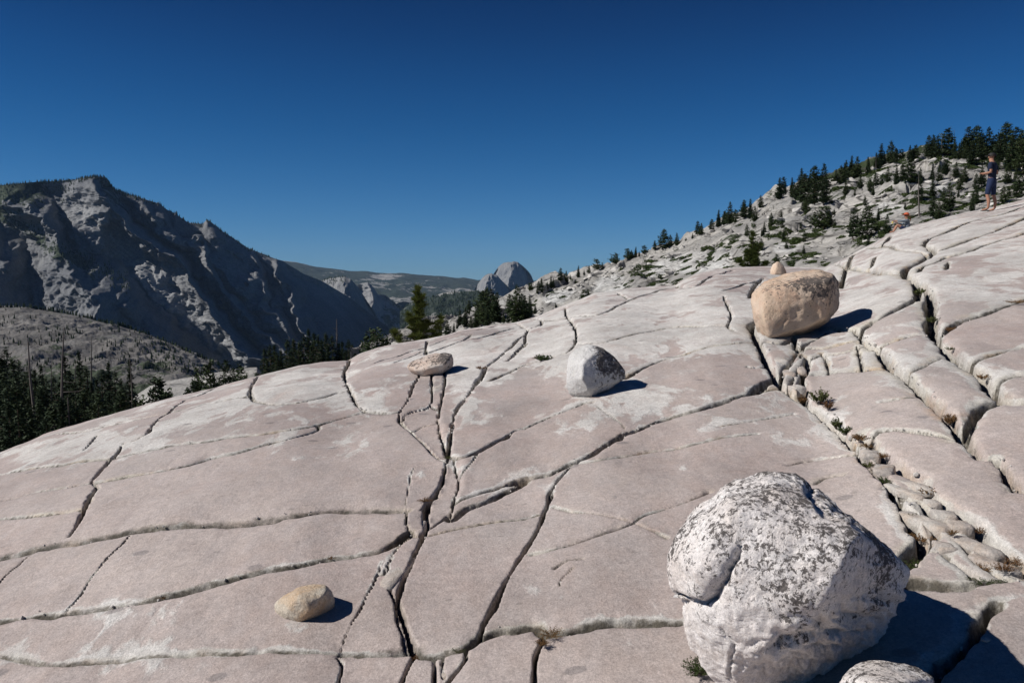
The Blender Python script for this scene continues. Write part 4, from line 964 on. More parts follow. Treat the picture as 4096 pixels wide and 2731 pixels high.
out = full('D', [(200,915),(213,1000),(255,1082),(330,1118),(400,1128),(560,1092),(650,1022),(703,950),(713,880),(682,790),(642,748),(560,738),(400,768),(270,838),(220,880)])
bx, by = on_slab(1190, 2512); Y6 = by+.12
pts = [at(x, y, Y6+.02) for x, y in out]
for (x, y, dY) in [(300,1000,-.09),(420,1060,-.10),(470,900,-.14),(500,960,-.14),(620,830,-.08),(400,850,-.12)]:
    x_, y_ = full('D', [(x, y)])[0]; pts.append(at(x_, y_, Y6+dY))
for (x, y) in [(330,900),(600,820),(620,960),(400,1050)]:
    x_, y_ = full('D', [(x, y)])[0]; pts.append(at(x_, y_, Y6+.17))
o = hull_rock("boulder", pts, at(1218, 2430, Y6+.02), M_SMALL, p=24, sub=6, n1=.02, n2=.008, fs=3, fine=14, lichf=lambda P, R, V: -.25+0*V[:,0])
tag(o, "small smooth rust-stained tan boulder lying on the slab at lower left", "boulder")

out = full('J', [(2097,642),(2094,600),(2118,545),(2165,524),(2212,560),(2242,628),(2230,660),(2110,665)])
bx, by = on_slab(3112, 1100); Y7 = by+.2
pts = [at(x, y, Y7) for x, y in out]+[at(x, y, Y7-.22) for x, y in full('J', [(2150,570),(2195,600),(2130,640),(2210,645)])]+[at(x, y, Y7+.25) for x, y in full('J', [(2140,570),(2200,600),(2200,650)])]
o = hull_rock("boulder", pts, at(3113, 1078, Y7), M_TAN, p=10, sub=4, n1=.04, n2=.02, lichf=lambda P, R, V: -.12+0*V[:,0])
tag(o, "small pointed pinkish boulder just behind the large orange block", "boulder")

out = full('H', [(1200,1560),(1262,1446),(1300,1388),(1372,1325),(1470,1302),(1600,1325),(1740,1360),(1812,1412),(1840,1460),(1800,1600),(1500,1680),(1300,1640)])
Y8 = 2.36
pts = [at(x, y, Y8+(.08 if y < 2680 else 0)) for x, y in out]+[at(x, y, Y8-.15) for x, y in full('H', [(1450,1450),(1620,1450),(1500,1560)])]+[at(x, y, Y8+.3) for x, y in full('H', [(1450,1420),(1650,1430)])]
o = hull_rock("boulder", pts, at(3560, 2760, Y8+.05), M_BIG, p=12, sub=6, n1=.03, n2=.012, fs=4, fine=20, lichf=lambda P, R, V: -.015*np.ones(len(P)))
tag(o, "white lichen-spotted boulder cut off by the bottom edge, right of the huge boulder", "boulder")

# ------------------------------------------------------------------ stones wedged in the open joints
def joint_stone(cr, x, y, w, h, ang, label, hh=.5, mat=None, sink=.25, seed=0):
    """stone of full-picture size w x h (crop units) lying at (x, y)"""
    px, py = full(cr, [(x, y)])[0]; s = CROPS[cr][2]
    X, Y = on_slab(px, py); sc = Y/F*s; r_ = random.Random(seed)
    a, b = w*sc/2*1.1, h*sc/2*1.9; c_ = min(a, b)*hh*1.9; ang = ang*.55 if abs(ang) > 15 else ang
    pts = []
    c_ = .8*min(a, b)
    for sx_ in (-1, 1):
        for sy_ in (-1, 1):
            for sz_ in (-1, 1): pts.append((sx_*a*r_.uniform(.72, 1.0), sy_*b*r_.uniform(.72, 1.0), sz_*c_*r_.uniform(.7, .95)))
    for ax in range(3):
        for sg in (-1, 1):
            v = [r_.uniform(-.3, .3)*a, r_.uniform(-.3, .3)*b, r_.uniform(-.3, .3)*c_]; v[ax] = sg*(a, b, c_)[ax]*r_.uniform(.98, 1.12); pts.append(tuple(v))
    o = hull_rock("stone", pts, (0, 0, 0), mat or M_CROCK2, p=9, sub=4, n1=.06, n2=.03, lichf=lambda P, R, V: -.2+0*V[:,0])
    o.rotation_euler = (0, 0, math.radians(ang)); o.location = (X, Y, float(S0(np.array(X), np.array(Y)))-.58*c_ - (.02 if cr == 'H' else .0))
    tag(o, label, "stone", "rounded stones wedged in the joints of the slab"); return o
M_CROCK2 = boulder_material("joint_granite", (.42,.37,.335), (.54,.51,.47), (.50,.36,.25), .4, lichen=.0)
JS = [('H',1447,80,105,75,-35,"pale rounded stone at the top of the wide plant-filled joint"),
      ('H',1530,170,110,110,-50,"pinkish stone second from the top in the wide joint"),
      ('H',1690,255,75,190,28,"long grey stone on the right flank of the wide joint"),
      ('H',1635,290,70,170,30,"long pale stone beside the grey one, left side of the wide joint"),
      ('H',1815,362,85,62,-20,"small pale stone above the pair in the middle of the wide joint"),
      ('H',1880,430,130,85,-30,"broad pale stone in the middle of the wide joint"),
      ('H',1970,492,130,95,-30,"round stone right of the broad one in the wide joint"),
      ('H',1765,470,130,210,35,"large pale stone hugging the left side of the wide joint"),
      ('H',1898,620,135,100,-15,"round pale stone above the flat pinkish block"),
      ('H',2070,610,110,190,38,"large pale stone near the lower right end of the joint"),
      ('H',2170,720,90,190,38,"longest stone at the lower right end of the joint"),
      ('D',1255,620,150,420,-16,"tall narrow whitish stone standing in the near joint"),
      ('D',1415,255,110,110,0,"squat grey-brown stone stuck deep in the near joint"),
      ('D',1445,1480,190,190,0,"whitish stone at the bottom edge in the near joint"),
      ('D',1670,1450,120,170,-20,"small grey stone at the bottom edge beside the whitish one"),
      ('C',1575,530,85,180,5,"narrow grey-spotted stone below the loaf-shaped boulder"),
      ('K',1890,1150,60,40,20,"small brown stone caught where two joints meet behind the loaf-shaped boulder"),
      ('G',510,610,130,60,10,"small stone in the shade under the large orange block"),
      ('G',470,640,80,40,10,"flat stone chip under the large orange block"),
      ('G',215,860,120,220,-10,"angular pale stone below the large orange block"),
      ('G',300,960,80,200,-18,"slanted grey stone below the large orange block"),
      ('G',390,930,70,190,-12,"narrow pale stone leaning at the joint below the orange block"),
      ('G',365,1080,110,90,0,"small triangular stone at the joint crossing below the orange block"),
      ('K',1115,1097,36,24,0,"tiny dark stone behind the loaf-shaped boulder")]
for k, (cr_, x, y, w, h, a_, lb) in enumerate(JS): joint_stone(cr_, x, y, w, h, a_, lb, seed=40+k)
# ------------------------------------------------------------------ trees
def zone(px, py):
    t = (py-float(interp_poly(hill_top, px)))/max(60, float(interp_poly(crest, px))-float(interp_poly(hill_top, px)))
    lr = ["by the hill's low left foot", "above the smooth granite apron", "right of the smooth apron", "over the sunlit young pine", "left of the branchless trunk", "round the branchless trunk", "between dead trunk and man", "behind the standing man"][int(np.clip(np.searchsorted([2400, 2750, 2950, 3250, 3500, 3720, 3880], px), 0, 7))]
    return ("under the skyline" if t < .3 else "half way up" if t < .62 else "near the slab edge")+", "+lr
def cone_tube(path, radii, seg=7):
    V, Fq = [], []
    for k, (p, r) in enumerate(zip(path, radii)):
        for s in range(seg):
            a = 2*math.pi*s/seg; V.append((p[0]+r*math.cos(a), p[1]+r*math.sin(a), p[2]))
    for k in range(len(path)-1):
        for s in range(seg):
            a = k*seg+s; b = k*seg+(s+1) % seg; Fq.append((a, b, b+seg, a+seg))
    return V, Fq
def limb(a, b, r0, r1, V, Fq, seg=4):
    a = np.array(a, float); b = np.array(b, float); d = b-a; d /= np.linalg.norm(d)+1e-9
    n = np.cross(d, (0, 0, 1.)); n = n/np.linalg.norm(n) if np.linalg.norm(n) > 1e-3 else np.array((1., 0, 0)); m_ = np.cross(d, n); k = len(V)
    for p, r in ((a, r0), (b, r1)):
        for s in range(seg):
            t = 2*math.pi*s/seg; V.append(tuple(p+r*(n*math.cos(t)+m_*math.sin(t))))
    for s in range(seg): Fq.append((k+s, k+(s+1) % seg, k+seg+(s+1) % seg, k+seg+s))
def conifer(seed, nlev=26, R=.17, bare=.12, taper=.9, needle=.035, tufts=5, droop=.25, gap=.18, asym=.25, lean=0., top=1.0, tri=3, flat=.55, upc=0.):
    """unit-height conifer: (trunk mesh, crown mesh)"""
    r_ = np.random.default_rng(seed)
    path = [(lean*t*t+.006*math.sin(5*t+seed), .006*math.cos(4*t+seed), t*.97) for t in np.linspace(0, 1, 8)]
    TV, TF = cone_tube(path, [.0135*(1-t*.93) for t in np.linspace(0, 1, 8)])
    C = []; ph = r_.uniform(0, 6.28)
    for k in range(nlev):
        t = bare+(1-bare)*(k+r_.uniform(-.3, .3))/nlev
        if t >= .995: continue
        q = (t-bare)/(1-bare)
        prof = R*((1-q)**taper*.95+.05)*min(1, .55+q*3.5)
        nb = max(3, int(6-3*q)); ph += r_.uniform(.6, 1.6)
        if r_.random() < gap*.5 and .1 < q < .85: continue
        for b in range(nb):
            if r_.random() < gap: continue
            a = ph+2*math.pi*b/nb+r_.normal(0, .25); L = prof*r_.uniform(.55, 1.22)*(1+asym*math.cos(a-seed))
            z0 = t; bx = lean*t*t
            rise = (.25*q-droop*(1-q)+upc)+r_.normal(0, .08)
            p1 = (bx+L*math.cos(a), L*math.sin(a), z0+L*rise)
            if L > .035: limb((bx, 0, z0), p1, .0035, .001, TV, TF, 3)
            n = max(2, int(tufts*L/R+1.5))
            for j in range(n):
                f = .25+.8*(j+r_.random()*.8)/n
                side = r_.normal(0, .22)*L*(1.2-f*.6)
                C.append((bx+L*f*math.cos(a)-side*math.sin(a), L*f*math.sin(a)+side*math.cos(a), z0+L*rise*f*f+r_.normal(0, .006)-.01*f, a))
    for z in np.linspace(.93, 1.0*top, 5): C.append((lean*z*z, 0, z, r_.uniform(0, 6)))
    C = np.array(C); n = len(C); V = []; Fq = []
    ctr = np.repeat(C[:, :3], tri, 0); m_ = len(ctr)
    az = np.repeat(C[:, 3], tri)+r_.normal(0, .9, m_); el = r_.normal(.15, .5, m_)
    d = np.stack([np.cos(az)*np.cos(el), np.sin(az)*np.cos(el), np.sin(el)], 1)
    u = r_.normal(size=(m_, 3)); u[:, 2] *= flat; u -= (u*d).sum(1)[:, None]*d; u /= np.linalg.norm(u, axis=1)[:, None]+1e-9
    sz = needle*r_.uniform(.6, 1.3, m_)[:, None]*(1-.45*np.clip(ctr[:, 2:3], 0, 1))
    ctr = ctr+r_.normal(0, needle*.25, (m_, 3))
    A = ctr-d*sz*.5; B = ctr+u*sz*.28+d*sz*.05; Cc = ctr+d*sz*.75; D = ctr-u*sz*.28+d*sz*.05
    CV = np.stack([A, B, Cc, D], 1).reshape(-1, 3); CF = np.arange(m_*4).reshape(-1, 4)
    return mesh_np("trunk", TV, TF), mesh_np("crown", CV, CF, False)
def snag_mesh(seed, nb=16, blen=.09, lean=0., r0=.013, top=.92):
    r_ = random.Random(seed)
    path = [(lean*t+.008*math.sin(6*t+seed), .008*math.cos(5*t), t) for t in np.linspace(0, 1, 8)]
    TV, TF = cone_tube(path, [r0*(1-.85*t) for t in np.linspace(0, 1, 8)])
    BV_, BF = [], []
    for k in range(nb):
        t = r_.uniform(.25, top); a = r_.uniform(0, 6.28); L = blen*r_.uniform(.3, 1)*(1.15-t)
        p0 = np.array((lean*t, 0, t)); p1 = p0+np.array((L*math.cos(a), L*math.sin(a), L*r_.uniform(-.3, .4)))
        limb(p0, p1, .003, .0012, BV_, BF, 3)
        limb(p1, p1+np.array((L*.3*math.cos(a+.6), L*.3*math.sin(a+.6), L*.15)), .0015, .0006, BV_, BF, 3)
    return mesh_np("trunk", TV, TF), mesh_np("branches", BV_, BF)
FIRS = [conifer(s, nlev=nl, R=R, bare=b, needle=nd, droop=dr, gap=g, taper=tp, tufts=tf, tri=4) for s, nl, R, b, nd, dr, g, tp, tf in
        [(1,34,.15,.05,.052,.30,.08,.85,6),(2,32,.19,.08,.058,.20,.16,.8,6),(3,38,.125,.04,.048,.35,.08,.8,6),(4,30,.21,.12,.066,.10,.2,.65,6),(5,34,.18,.16,.058,.15,.2,.6,6),(6,28,.24,.10,.072,.05,.18,.55,7)]]
ROUND = [conifer(s, nlev=20, R=.42, bare=b, needle=.10, droop=-.1, gap=.2, taper=.38, tufts=7, tri=5, lean=l, asym=.4, upc=.25) for s, b, l in ((21,.18,.06),(22,.22,-.05),(23,.1,.1))]
BIGF = [conifer(s, nlev=54, R=R, bare=b, needle=.016, droop=.3, gap=g, taper=tp, tufts=11, tri=13) for s, R, b, g, tp in ((31,.13,.04,.12,1.0),(32,.15,.08,.16,.95),(33,.11,.05,.15,1.05),(34,.14,.2,.3,.8))]
SNAGS = [snag_mesh(41, 18, .10), snag_mesh(42, 8, .06, .03), snag_mesh(43, 26, .14, -.02), snag_mesh(44, 3, .03, 0, .010)]
for tm, cm in FIRS+ROUND+BIGF:
    tm.materials.append(M_BARK)
for k, (tm, cm) in enumerate(FIRS): cm.materials.append(M_PINE if k % 2 else M_PINE3)
for tm, cm in ROUND: cm.materials.append(M_PINE)
for tm, cm in BIGF: cm.materials.append(M_PINE3)
for tm, bm_ in SNAGS: tm.materials.append(M_SNAG); bm_.materials.append(M_SNAG)
TR = random.Random(5)
def plant_tree(proto, base, H, label, group=None, wide=1.0, name="conifer", cat="tree", lean=0.):
    tm, cm = proto
    e = empty(name, base, TR.uniform(0, 6.28) if not lean else 0, (H*wide, H*wide, H)); e.location.z -= .02*H
    if lean: e.rotation_euler = (0, lean, 0)
    tag(e, label, cat, group)
    link("trunk", tm, None, e); o = link("branches" if name == "dead_tree" else "crown", cm, None, e)
    if name == "dead_tree": o["kind"] = "stuff"
    return e
def tree_px(which, px, py, top, kind, label, group=None, wide=1.0, **kw):
    p = hit(which, px, py)
    if p is None: return None
    H = max((py-top)/F*p.y, .4)*1.03
    return plant_tree(kind, p, H, label, group, wide, **kw)
def F_(k): return FIRS[k % len(FIRS)]

# skyline of the right-hand hillside, traced one by one: crop, x, base y, top y, kind, label
SKY = [
('J',45,785,708,'r0',"bushy dark pine at the low left foot of the hill skyline"),
('J',140,775,672,1,"slim conifer second from the low left end of the hill skyline"),
('J',190,765,700,3,"short conifer on the low hill skyline beside a taller slim one"),
('J',222,755,652,0,"narrow pointed conifer on the low hill skyline, left of a dense pair"),
('J',243,745,668,2,"thin conifer touching the narrow pointed one on the low skyline"),
('J',305,700,583,4,"tall dense conifer of the pair standing above the half dome side"),
('J',352,705,610,3,"shorter conifer of the dense pair on the low hill skyline"),
('J',388,680,640,1,"tiny conifer just right of the dense pair"),
('J',458,660,563,2,"cone-shaped conifer standing alone on the lower hill skyline"),
('J',505,642,598,0,"little conifer beside the lone cone-shaped one"),
('J',548,628,560,3,"mid-sized ragged conifer left of the wide round pine"),
('J',620,612,510,'r1',"wide round-crowned pine on the lower skyline"),
('J',660,598,535,4,"small conifer leaning on the wide round pine"),
('J',775,560,455,'r0',"forked bushy pine with two tops on the lower skyline"),
('J',882,512,418,'r2',"round-topped pine on a bare trunk, middle of the skyline"),
('J',910,505,430,3,"narrow conifer close behind the round-topped pine"),
('J',948,492,402,2,"slender conifer between two round pines on the middle skyline"),
('J',978,482,440,0,"tiny conifer between the slender one and a dark round pine"),
('J',1018,472,394,'r1',"dark round pine right of the slender conifer, middle skyline"),
('J',1110,430,348,4,"low conifer pressed against the left side of the layered pine"),
('J',1187,415,253,5,"large layered pine with flat tiers, tallest on the middle skyline"),
('J',1242,398,298,3,"rounded conifer between the layered pine and a pointed one"),
('J',1297,388,285,1,"conifer on its own just right of the layered pine group"),
('J',1375,352,326,'r2',"small bush-like pine low on the skyline after the layered group"),
('J',1432,332,284,0,"tiny pointed conifer before the steep part of the skyline"),
('J',1475,307,184,4,"tall bushy conifer at the foot of the steep skyline"),
('J',1508,300,202,3,"conifer growing against the tall bushy one at the steep skyline foot"),
('J',1595,258,165,5,"broad conifer above the grey rock steps on the skyline"),
('J',1655,228,88,2,"tall narrow spire of a conifer above the grey rock steps"),
('J',1708,212,100,0,"conifer beside the bare snag on the steep skyline"),
('J',1798,195,84,5,"broad pyramid conifer on the steep skyline"),
('J',1872,165,5,4,"tall dense conifer at the left of the big cluster"),
('J',1925,155,-5,2,"very tall conifer in the big skyline cluster"),
('J',1965,185,60,1,"lower conifer in front of the big skyline cluster"),
('I',75,750,583,4,"dense conifer right of the big cluster"),
('I',150,725,588,2,"thin conifer standing free between the cluster and the thick stand"),
('I',215,785,568,0,"conifer at the left edge of the thick stand"),
('I',262,830,560,4,"wide dark conifer in front of the thick stand"),
('I',350,720,488,5,"tallest broad conifer of the thick stand on the skyline"),
('I',355,830,610,3,"lower conifer standing below the thick stand"),
('I',435,690,468,1,"tall conifer at the right of the thick stand"),
('I',435,830,600,4,"dark conifer beneath the right of the thick stand"),
('I',512,640,572,'r1',"small round tree beside a white boulder on the skyline"),
('I',590,640,480,3,"conifer of the pair with a thin spire beside it"),
('I',622,605,455,2,"thin spire conifer of the skyline pair"),
('I',655,602,545,0,"tiny conifer right of the skyline pair"),
('I',735,578,402,1,"dense lone conifer standing well apart on the skyline"),
('I',975,462,350,2,"slim lone conifer right of the leaning dead trunk"),
('I',1080,432,338,'r0',"round wide-crowned tree on the hill brow"),
('I',1135,420,335,'r2',"low spreading tree joined to the round one on the hill brow"),
('I',1232,408,325,4,"bushy conifer between the round tree and a tall dark one"),
('I',1375,395,295,3,"shorter conifer hugging the tall dark one on the brow"),
('I',1415,402,212,1,"tall dark conifer left of the bare reddish trunks"),
('I',1550,385,150,5,"very tall conifer between two bare reddish trunks"),
('I',1650,420,290,3,"small conifer right of the reddish trunks"),
('I',1728,395,140,4,"massive tall conifer with a ragged left side on the brow"),
('I',1800,405,132,5,"massive tall conifer right beside the ragged one"),
('I',1765,470,260,0,"conifer filling in beneath the massive pair"),
('I',1908,425,150,1,"pointed tall conifer standing left of the right-edge grove"),
('I',1850,430,240,2,"narrow conifer between the massive pair and the pointed one"),
('I',2060,410,104,5,"tallest conifer of the grove behind the standing man"),
('I',2010,460,200,4,"dense conifer left of the tallest in the grove behind the man"),
('I',2150,430,145,4,"broad conifer right of the tallest one behind the man"),
('I',2200,440,168,1,"conifer at the right border of the picture on the brow"),
('I',2110,520,240,3,"dark conifer low in the grove behind the man"),
('I',2215,560,330,5,"dark wide conifer below the brow at the right border"),
('I',2260,430,160,0,"conifer just at the right border of the picture"),
]
for cr_, x, yb, yt, kd, lb in SKY:
    (px, py), (_, ty) = full(cr_, [(x, yb), (x, yt)])
    kind = ROUND[int(kd[1])] if isinstance(kd, str) else F_(kd)
    tree_px('hill', px, py, ty, kind, lb, "conifers along the skyline of the granite hillside", wide=1.0 if isinstance(kd, str) else 1.5)
for cr_, x, yb, yt, k, lb, ln in [('J',675,575,498,3,"thin bare snag on the lower skyline right of the round pine",0),('J',1735,205,52,1,"dark snag sticking up between conifers on the steep skyline",0),
        ('J',1985,165,-5,0,"reddish dead trunk inside the big skyline cluster",0),('I',830,530,418,1,"short dead spike left of the leaning trunk on the skyline",0),('I',903,560,398,3,"straight dead trunk crossed by the leaning one",0),
        ('I',960,480,330,3,"dead trunk leaning steeply to the left on the skyline",-.78),('I',1490,390,188,3,"bare reddish trunk left of the very tall conifer",0),('I',1590,382,165,1,"bare reddish trunk right of the very tall conifer",0),
        ('I',1290,942,555,1,"tall branchless dead trunk standing on the pale slabs",0),('I',495,820,720,3,"short pale stump among the dark conifers of the thick stand",0),('I',1440,960,830,0,"grey twiggy dead tree behind the slab edge",0)]:
    (px, py), (_, ty) = full(cr_, [(x, yb), (x, yt)])
    tree_px('hill', px, py, ty, SNAGS[k], lb, "dead trees on the granite hillside", wide=1.6 if k != 0 else 1.2, name="dead_tree", lean=ln)
# trees standing on the hillside itself
INN = [('I',435,1052,850,'r2',"twisted pine on a bare stem in the middle of the hillside"),('I',700,1142,868,4,"large dark conifer low on the hillside behind the slab"),
('I',820,1145,838,5,"tall open conifer next to the large dark one low on the hillside"),('I',925,972,858,2,"small grey-green conifer on the pale slabs"),('I',1000,1085,918,1,"conifer just left of the seated woman"),
('I',1165,868,808,0,"tiny conifer on the pale slabs above the seated woman"),('I',1415,952,758,4,"bushy conifer right of the branchless dead trunk"),('I',1465,965,800,3,"second bushy conifer behind the slab edge"),
('I',1558,885,640,1,"tall thin conifer right of the pale slabs"),('I',1085,640,478,2,"slim conifer half way up, left of a pair"),('I',1140,622,470,4,"dense conifer half way up below the round tree"),
('I',1215,640,418,5,"tall conifer below the brow beside the dead trunk"),('I',1010,625,500,1,"conifer half way up right of the straight dead trunk"),('I',955,650,560,0,"small conifer under the leaning dead trunk"),
('I',900,660,540,3,"dark conifer under the skyline left of the leaning trunk"),('I',850,720,600,4,"conifer over the green mat left of the pale slabs"),('I',765,680,560,1,"conifer below the dense lone one"),
('I',1410,640,478,2,"slim conifer above the upper pale slab"),('I',1800,705,555,4,"dark conifer left of the man's waist"),('I',1850,645,480,0,"pointed conifer left of the man's shoulder"),
('I',2185,765,560,5,"large dark conifer right of the man"),('I',1700,625,480,1,"conifer in the middle of the upper right hillside"),('I',1810,825,700,2,"small conifer left of the man's legs"),
('I',1655,705,560,3,"conifer right of the tall thin one"),('I',1300,640,500,0,"conifer straight above the branchless trunk"),('I',1520,560,430,4,"conifer under the reddish trunks"),
('I',1620,580,450,1,"conifer under the gap right of the reddish trunks"),('I',2080,640,470,3,"conifer right of the man's shoulder"),('I',1960,560,430,5,"conifer directly behind the man's head"),
('J',500,862,770,'r1',"low scrubby pine on the smooth granite left of the big apron"),('J',540,845,765,2,"second scrubby tree on the smooth granite"),('J',262,920,880,0,"tiny seedling conifer on the smooth granite"),
('J',105,800,748,1,"small conifer among white rocks at lower left of the hill"),('J',2440,40,-60,0,"upper conifer")]
for cr_, x, yb, yt, kd, lb in INN[:-1]:
    (px, py), (_, ty) = full(cr_, [(x, yb), (x, yt)])
    kind = ROUND[int(kd[1])] if isinstance(kd, str) else F_(kd)
    tree_px('hill', px, py, ty, kind, lb, "conifers scattered on the open hillside", wide=1.4)
for k in range(46):
    px = TR.uniform(2880, 4090); py = float(interp_poly(hill_top, px))+TR.uniform(2, 16); H = TR.uniform(38, 92)
    tree_px('hill', px, py, py-H, F_(TR.randrange(6)), ["slim","ragged","dense","short"][k % 4]+" conifer on the skyline, "+zone(px, py).split(', ')[1], "conifers along the skyline of the granite hillside", wide=1.4)
for k in range(62):
    px = TR.uniform(2980, 4090); cpy = np.interp(px, [2950,3300,3700,4096],[960,800,690,660]); py = cpy+TR.random()**1.3*np.interp(px, [2950,3300,4096],[120,330,220])
    H = TR.uniform(28, 85)*(1.25 if px > 3550 else .9)
    tree_px('hill', px, py, py-H*(.75), F_(TR.randrange(6)), "small conifer "+zone(px, py), "small conifers dotted over the upper hillside", wide=1.3)
# conifer belt between slab and lower hillside
BELT = [(1790,785,610),(1770,800,690),(1832,778,515),(1858,775,498),(1888,770,506),(1915,760,560),(1937,755,528),(1720,700,590),(1690,790,650),(2062,735,555),(2092,762,478),(2130,755,540),(2155,745,558),(2192,705,560),(2035,700,545),(2285,520,428),(2262,502,440),(2205,500,455),
        (1545,875,748),(1492,855,768),(1600,860,768),(1622,810,778),(1645,780,660),(1735,800,720),(1990,760,690),(2020,765,700),(2205,700,640),(1860,790,640),(1810,790,600),(2235,690,620)]
BL = ["at the left of the dense belt","low at the left of the dense belt","tall, forming the left half of the dense belt","tallest in the dense belt behind the slab","tall, right half of the dense belt","lower, at the right flank of the dense belt","pointed, right of the dense belt",
  "alone against the dark valley","low in front of the valley left of the belt","left of the group with the open crown","tall with an open crown under the split dome","right of the open-crowned tree","behind the group under the split dome","rightmost on the granite foot","far back below the split dome",
  "on the granite spur under the skyline, right one","on the granite spur under the skyline, left one","round, at the tip of the spur","just above the slab edge right of the sunlit pine","short, right of the sunlit pine","second above the slab edge right of the sunlit pine","small, third above the slab edge",
  "slender, above the lower granite foot","near the left foot of the belt","low between belt and open-crowned tree","low and bushy beside the open-crowned tree","small at the right of the granite foot","filling the belt's middle","filling the belt's left side","last before the bare granite"]
for k, (x, yb, yt) in enumerate(BELT):
    (px, py), (_, ty) = full('K', [(x, yb+6), (x, yt)])
    tree_px('hill', px, py, ty, F_([4,0,5,1,4,3,2][k % 7]), "conifer "+BL[k], "conifers between the slab and the granite foot", wide=1.45)

# forest beyond the slab edge on the left: trunks stand on the forest floor
def floor_tree(cr_, x, yt, Y, kind, label, group, wide=1.0, **kw):
    px, ty = full(cr_, [(x, yt)])[0]; u, dz = ray(px, ty); X = float(u)*Y; zt = float(dz)*Y+EYE
    zb = float(floor_z(np.array([X]), np.array([float(Y)]))[0])
    return plant_tree(kind, (X, Y, zb), max(zt-zb, 2), label, group, wide, **kw)
FOR = [(5,120,70),(45,55,84),(100,150,78),(150,170,100),(20,260,62),(75,330,66),(235,205,110),(285,240,100),(340,205,104),(200,300,80),(130,370,60),(380,310,92),(440,300,96),(250,400,66),(330,430,72),(530,128,104),(575,240,98),(495,330,84),(655,90,112),(620,330,84),
       (715,225,108),(690,420,72),(560,470,66),(760,340,92),(805,320,100),(855,255,106),(905,180,112),(960,255,104),(1010,325,98),(1080,160,118),(900,430,80),(985,470,78),(1040,420,86),(820,480,72),(1125,480,80),(440,520,56),(370,620,48),(250,560,54),(160,500,52),(60,480,50),(-60,60,84),(-120,200,70),(-200,100,90)]
FD = ["tall","ragged","broad","slim","dense","drooping"]; FQ = ["tip against the wooded ridge", "half hidden by neighbours", "tip against the pale slope", "close to the slab edge", "in deep shade", "between two dead stems", "on the near side of the stand", "on the far side of the stand"]; FP = ["at the far left border","near the left border","in the left part of the wood","in the middle of the left wood","right of the left wood","at the right end of the left wood"]
for k, (x, yt, Y) in enumerate(FOR):
    kd = BIGF[(k*7+k//4) % 4]
    lb = f"{FD[k % 6]} dark fir {FP[min(5, max(0, x)//200)]}, {FQ[(k//6) % 8]}"
    floor_tree('A', x, yt, Y, kd, lb, "dark conifers of the forest beyond the left slab edge", wide=1.3+.35*(k % 5 == 0))
for k in range(34):
    x = TR.uniform(-200, 1060); yt = np.interp(x, [0, 400, 700, 1000], [250, 380, 440, 380])+TR.uniform(0, 140); Y = TR.uniform(52, 84)
    floor_tree('A', x, yt, Y, BIGF[k % 4], ["ragged","slim","broad","dense","drooping","crooked","blunt-topped"][k % 7]+" shaded conifer standing low "+FP[min(5, int(max(0, x)//200))], "shaded conifers low in the left forest", wide=1.35)
for x, yt, Y, k, lb, ln, w_ in [(428,168,92,3,"pale thin dead tree with a straight stem in the left forest",0,1),(630,208,96,0,"pale thin dead tree near the middle of the left forest",0,1),(756,-25,110,3,"tall dark dead stem rising over the wooded ridge",0,1.3),
        (1082,150,100,0,"reddish dead tree with short twigs at the right of the left forest",0,1.1),(446,-20,64,3,"thick black dead trunk leaning across the left forest",-.10,1.5),(520,470,62,1,"short pale dead stem low in the left forest",0,1),(385,-130,70,2,"gnarled dead top above the left forest",.1,1)]:
    floor_tree('A', x, yt, Y, SNAGS[k], lb, "dead trees in the left forest", wide=w_, name="dead_tree", lean=ln)
# rim trees over the slab edge
RIM = [(1178,490,84,1,"small fir at the foot of the low bright dome"),(1300,320,100,4,"tall fir in front of the low bright dome"),(1338,318,102,2,"slender fir joined to the tall one before the low dome"),(1365,440,96,0,"short fir right of the tall pair before the low dome"),(1413,432,92,1,"pyramid-shaped small fir before the low dome"),(1392,462,94,3,"little fir touching the pyramid-shaped one"),
       (1572,408,110,4,"dark fir left of the slender pair on the dome's right part"),(1612,348,114,2,"slender fir of a pair on the right part of the low dome"),(1665,358,114,1,"full fir right of the slender one on the low dome"),(1718,390,116,0,"small fir at the right end of the low dome"),(1755,190,150,5,"broad fir left of the middle gap"),(1740,400,118,3,"short fir by the right end of the low dome"),
       (1885,178,150,4,"tall pyramid fir in the gap beside the mountain foot"),(1950,240,158,2,"narrow fir right of the pyramid fir in the gap"),(2000,215,165,5,"broad fir in the gap before the dense dark clump"),(2140,285,150,0,"small fir just left of the dense dark clump"),(2060,300,160,1,"low fir left of the dense dark clump"),(1495,490,100,0,"tiny seedling fir on the slab rim"),(1640,250,190,3,"dim fir behind the low dome"),(1830,330,170,1,"short fir behind the slab rim in the gap"),(1920,330,160,3,"stubby fir behind the slab rim in the gap")]
for x, yt, Y, kd, lb in RIM: floor_tree('A', x, yt, Y, F_(kd), lb, "firs standing along the rim by the low bright dome", wide=.95)
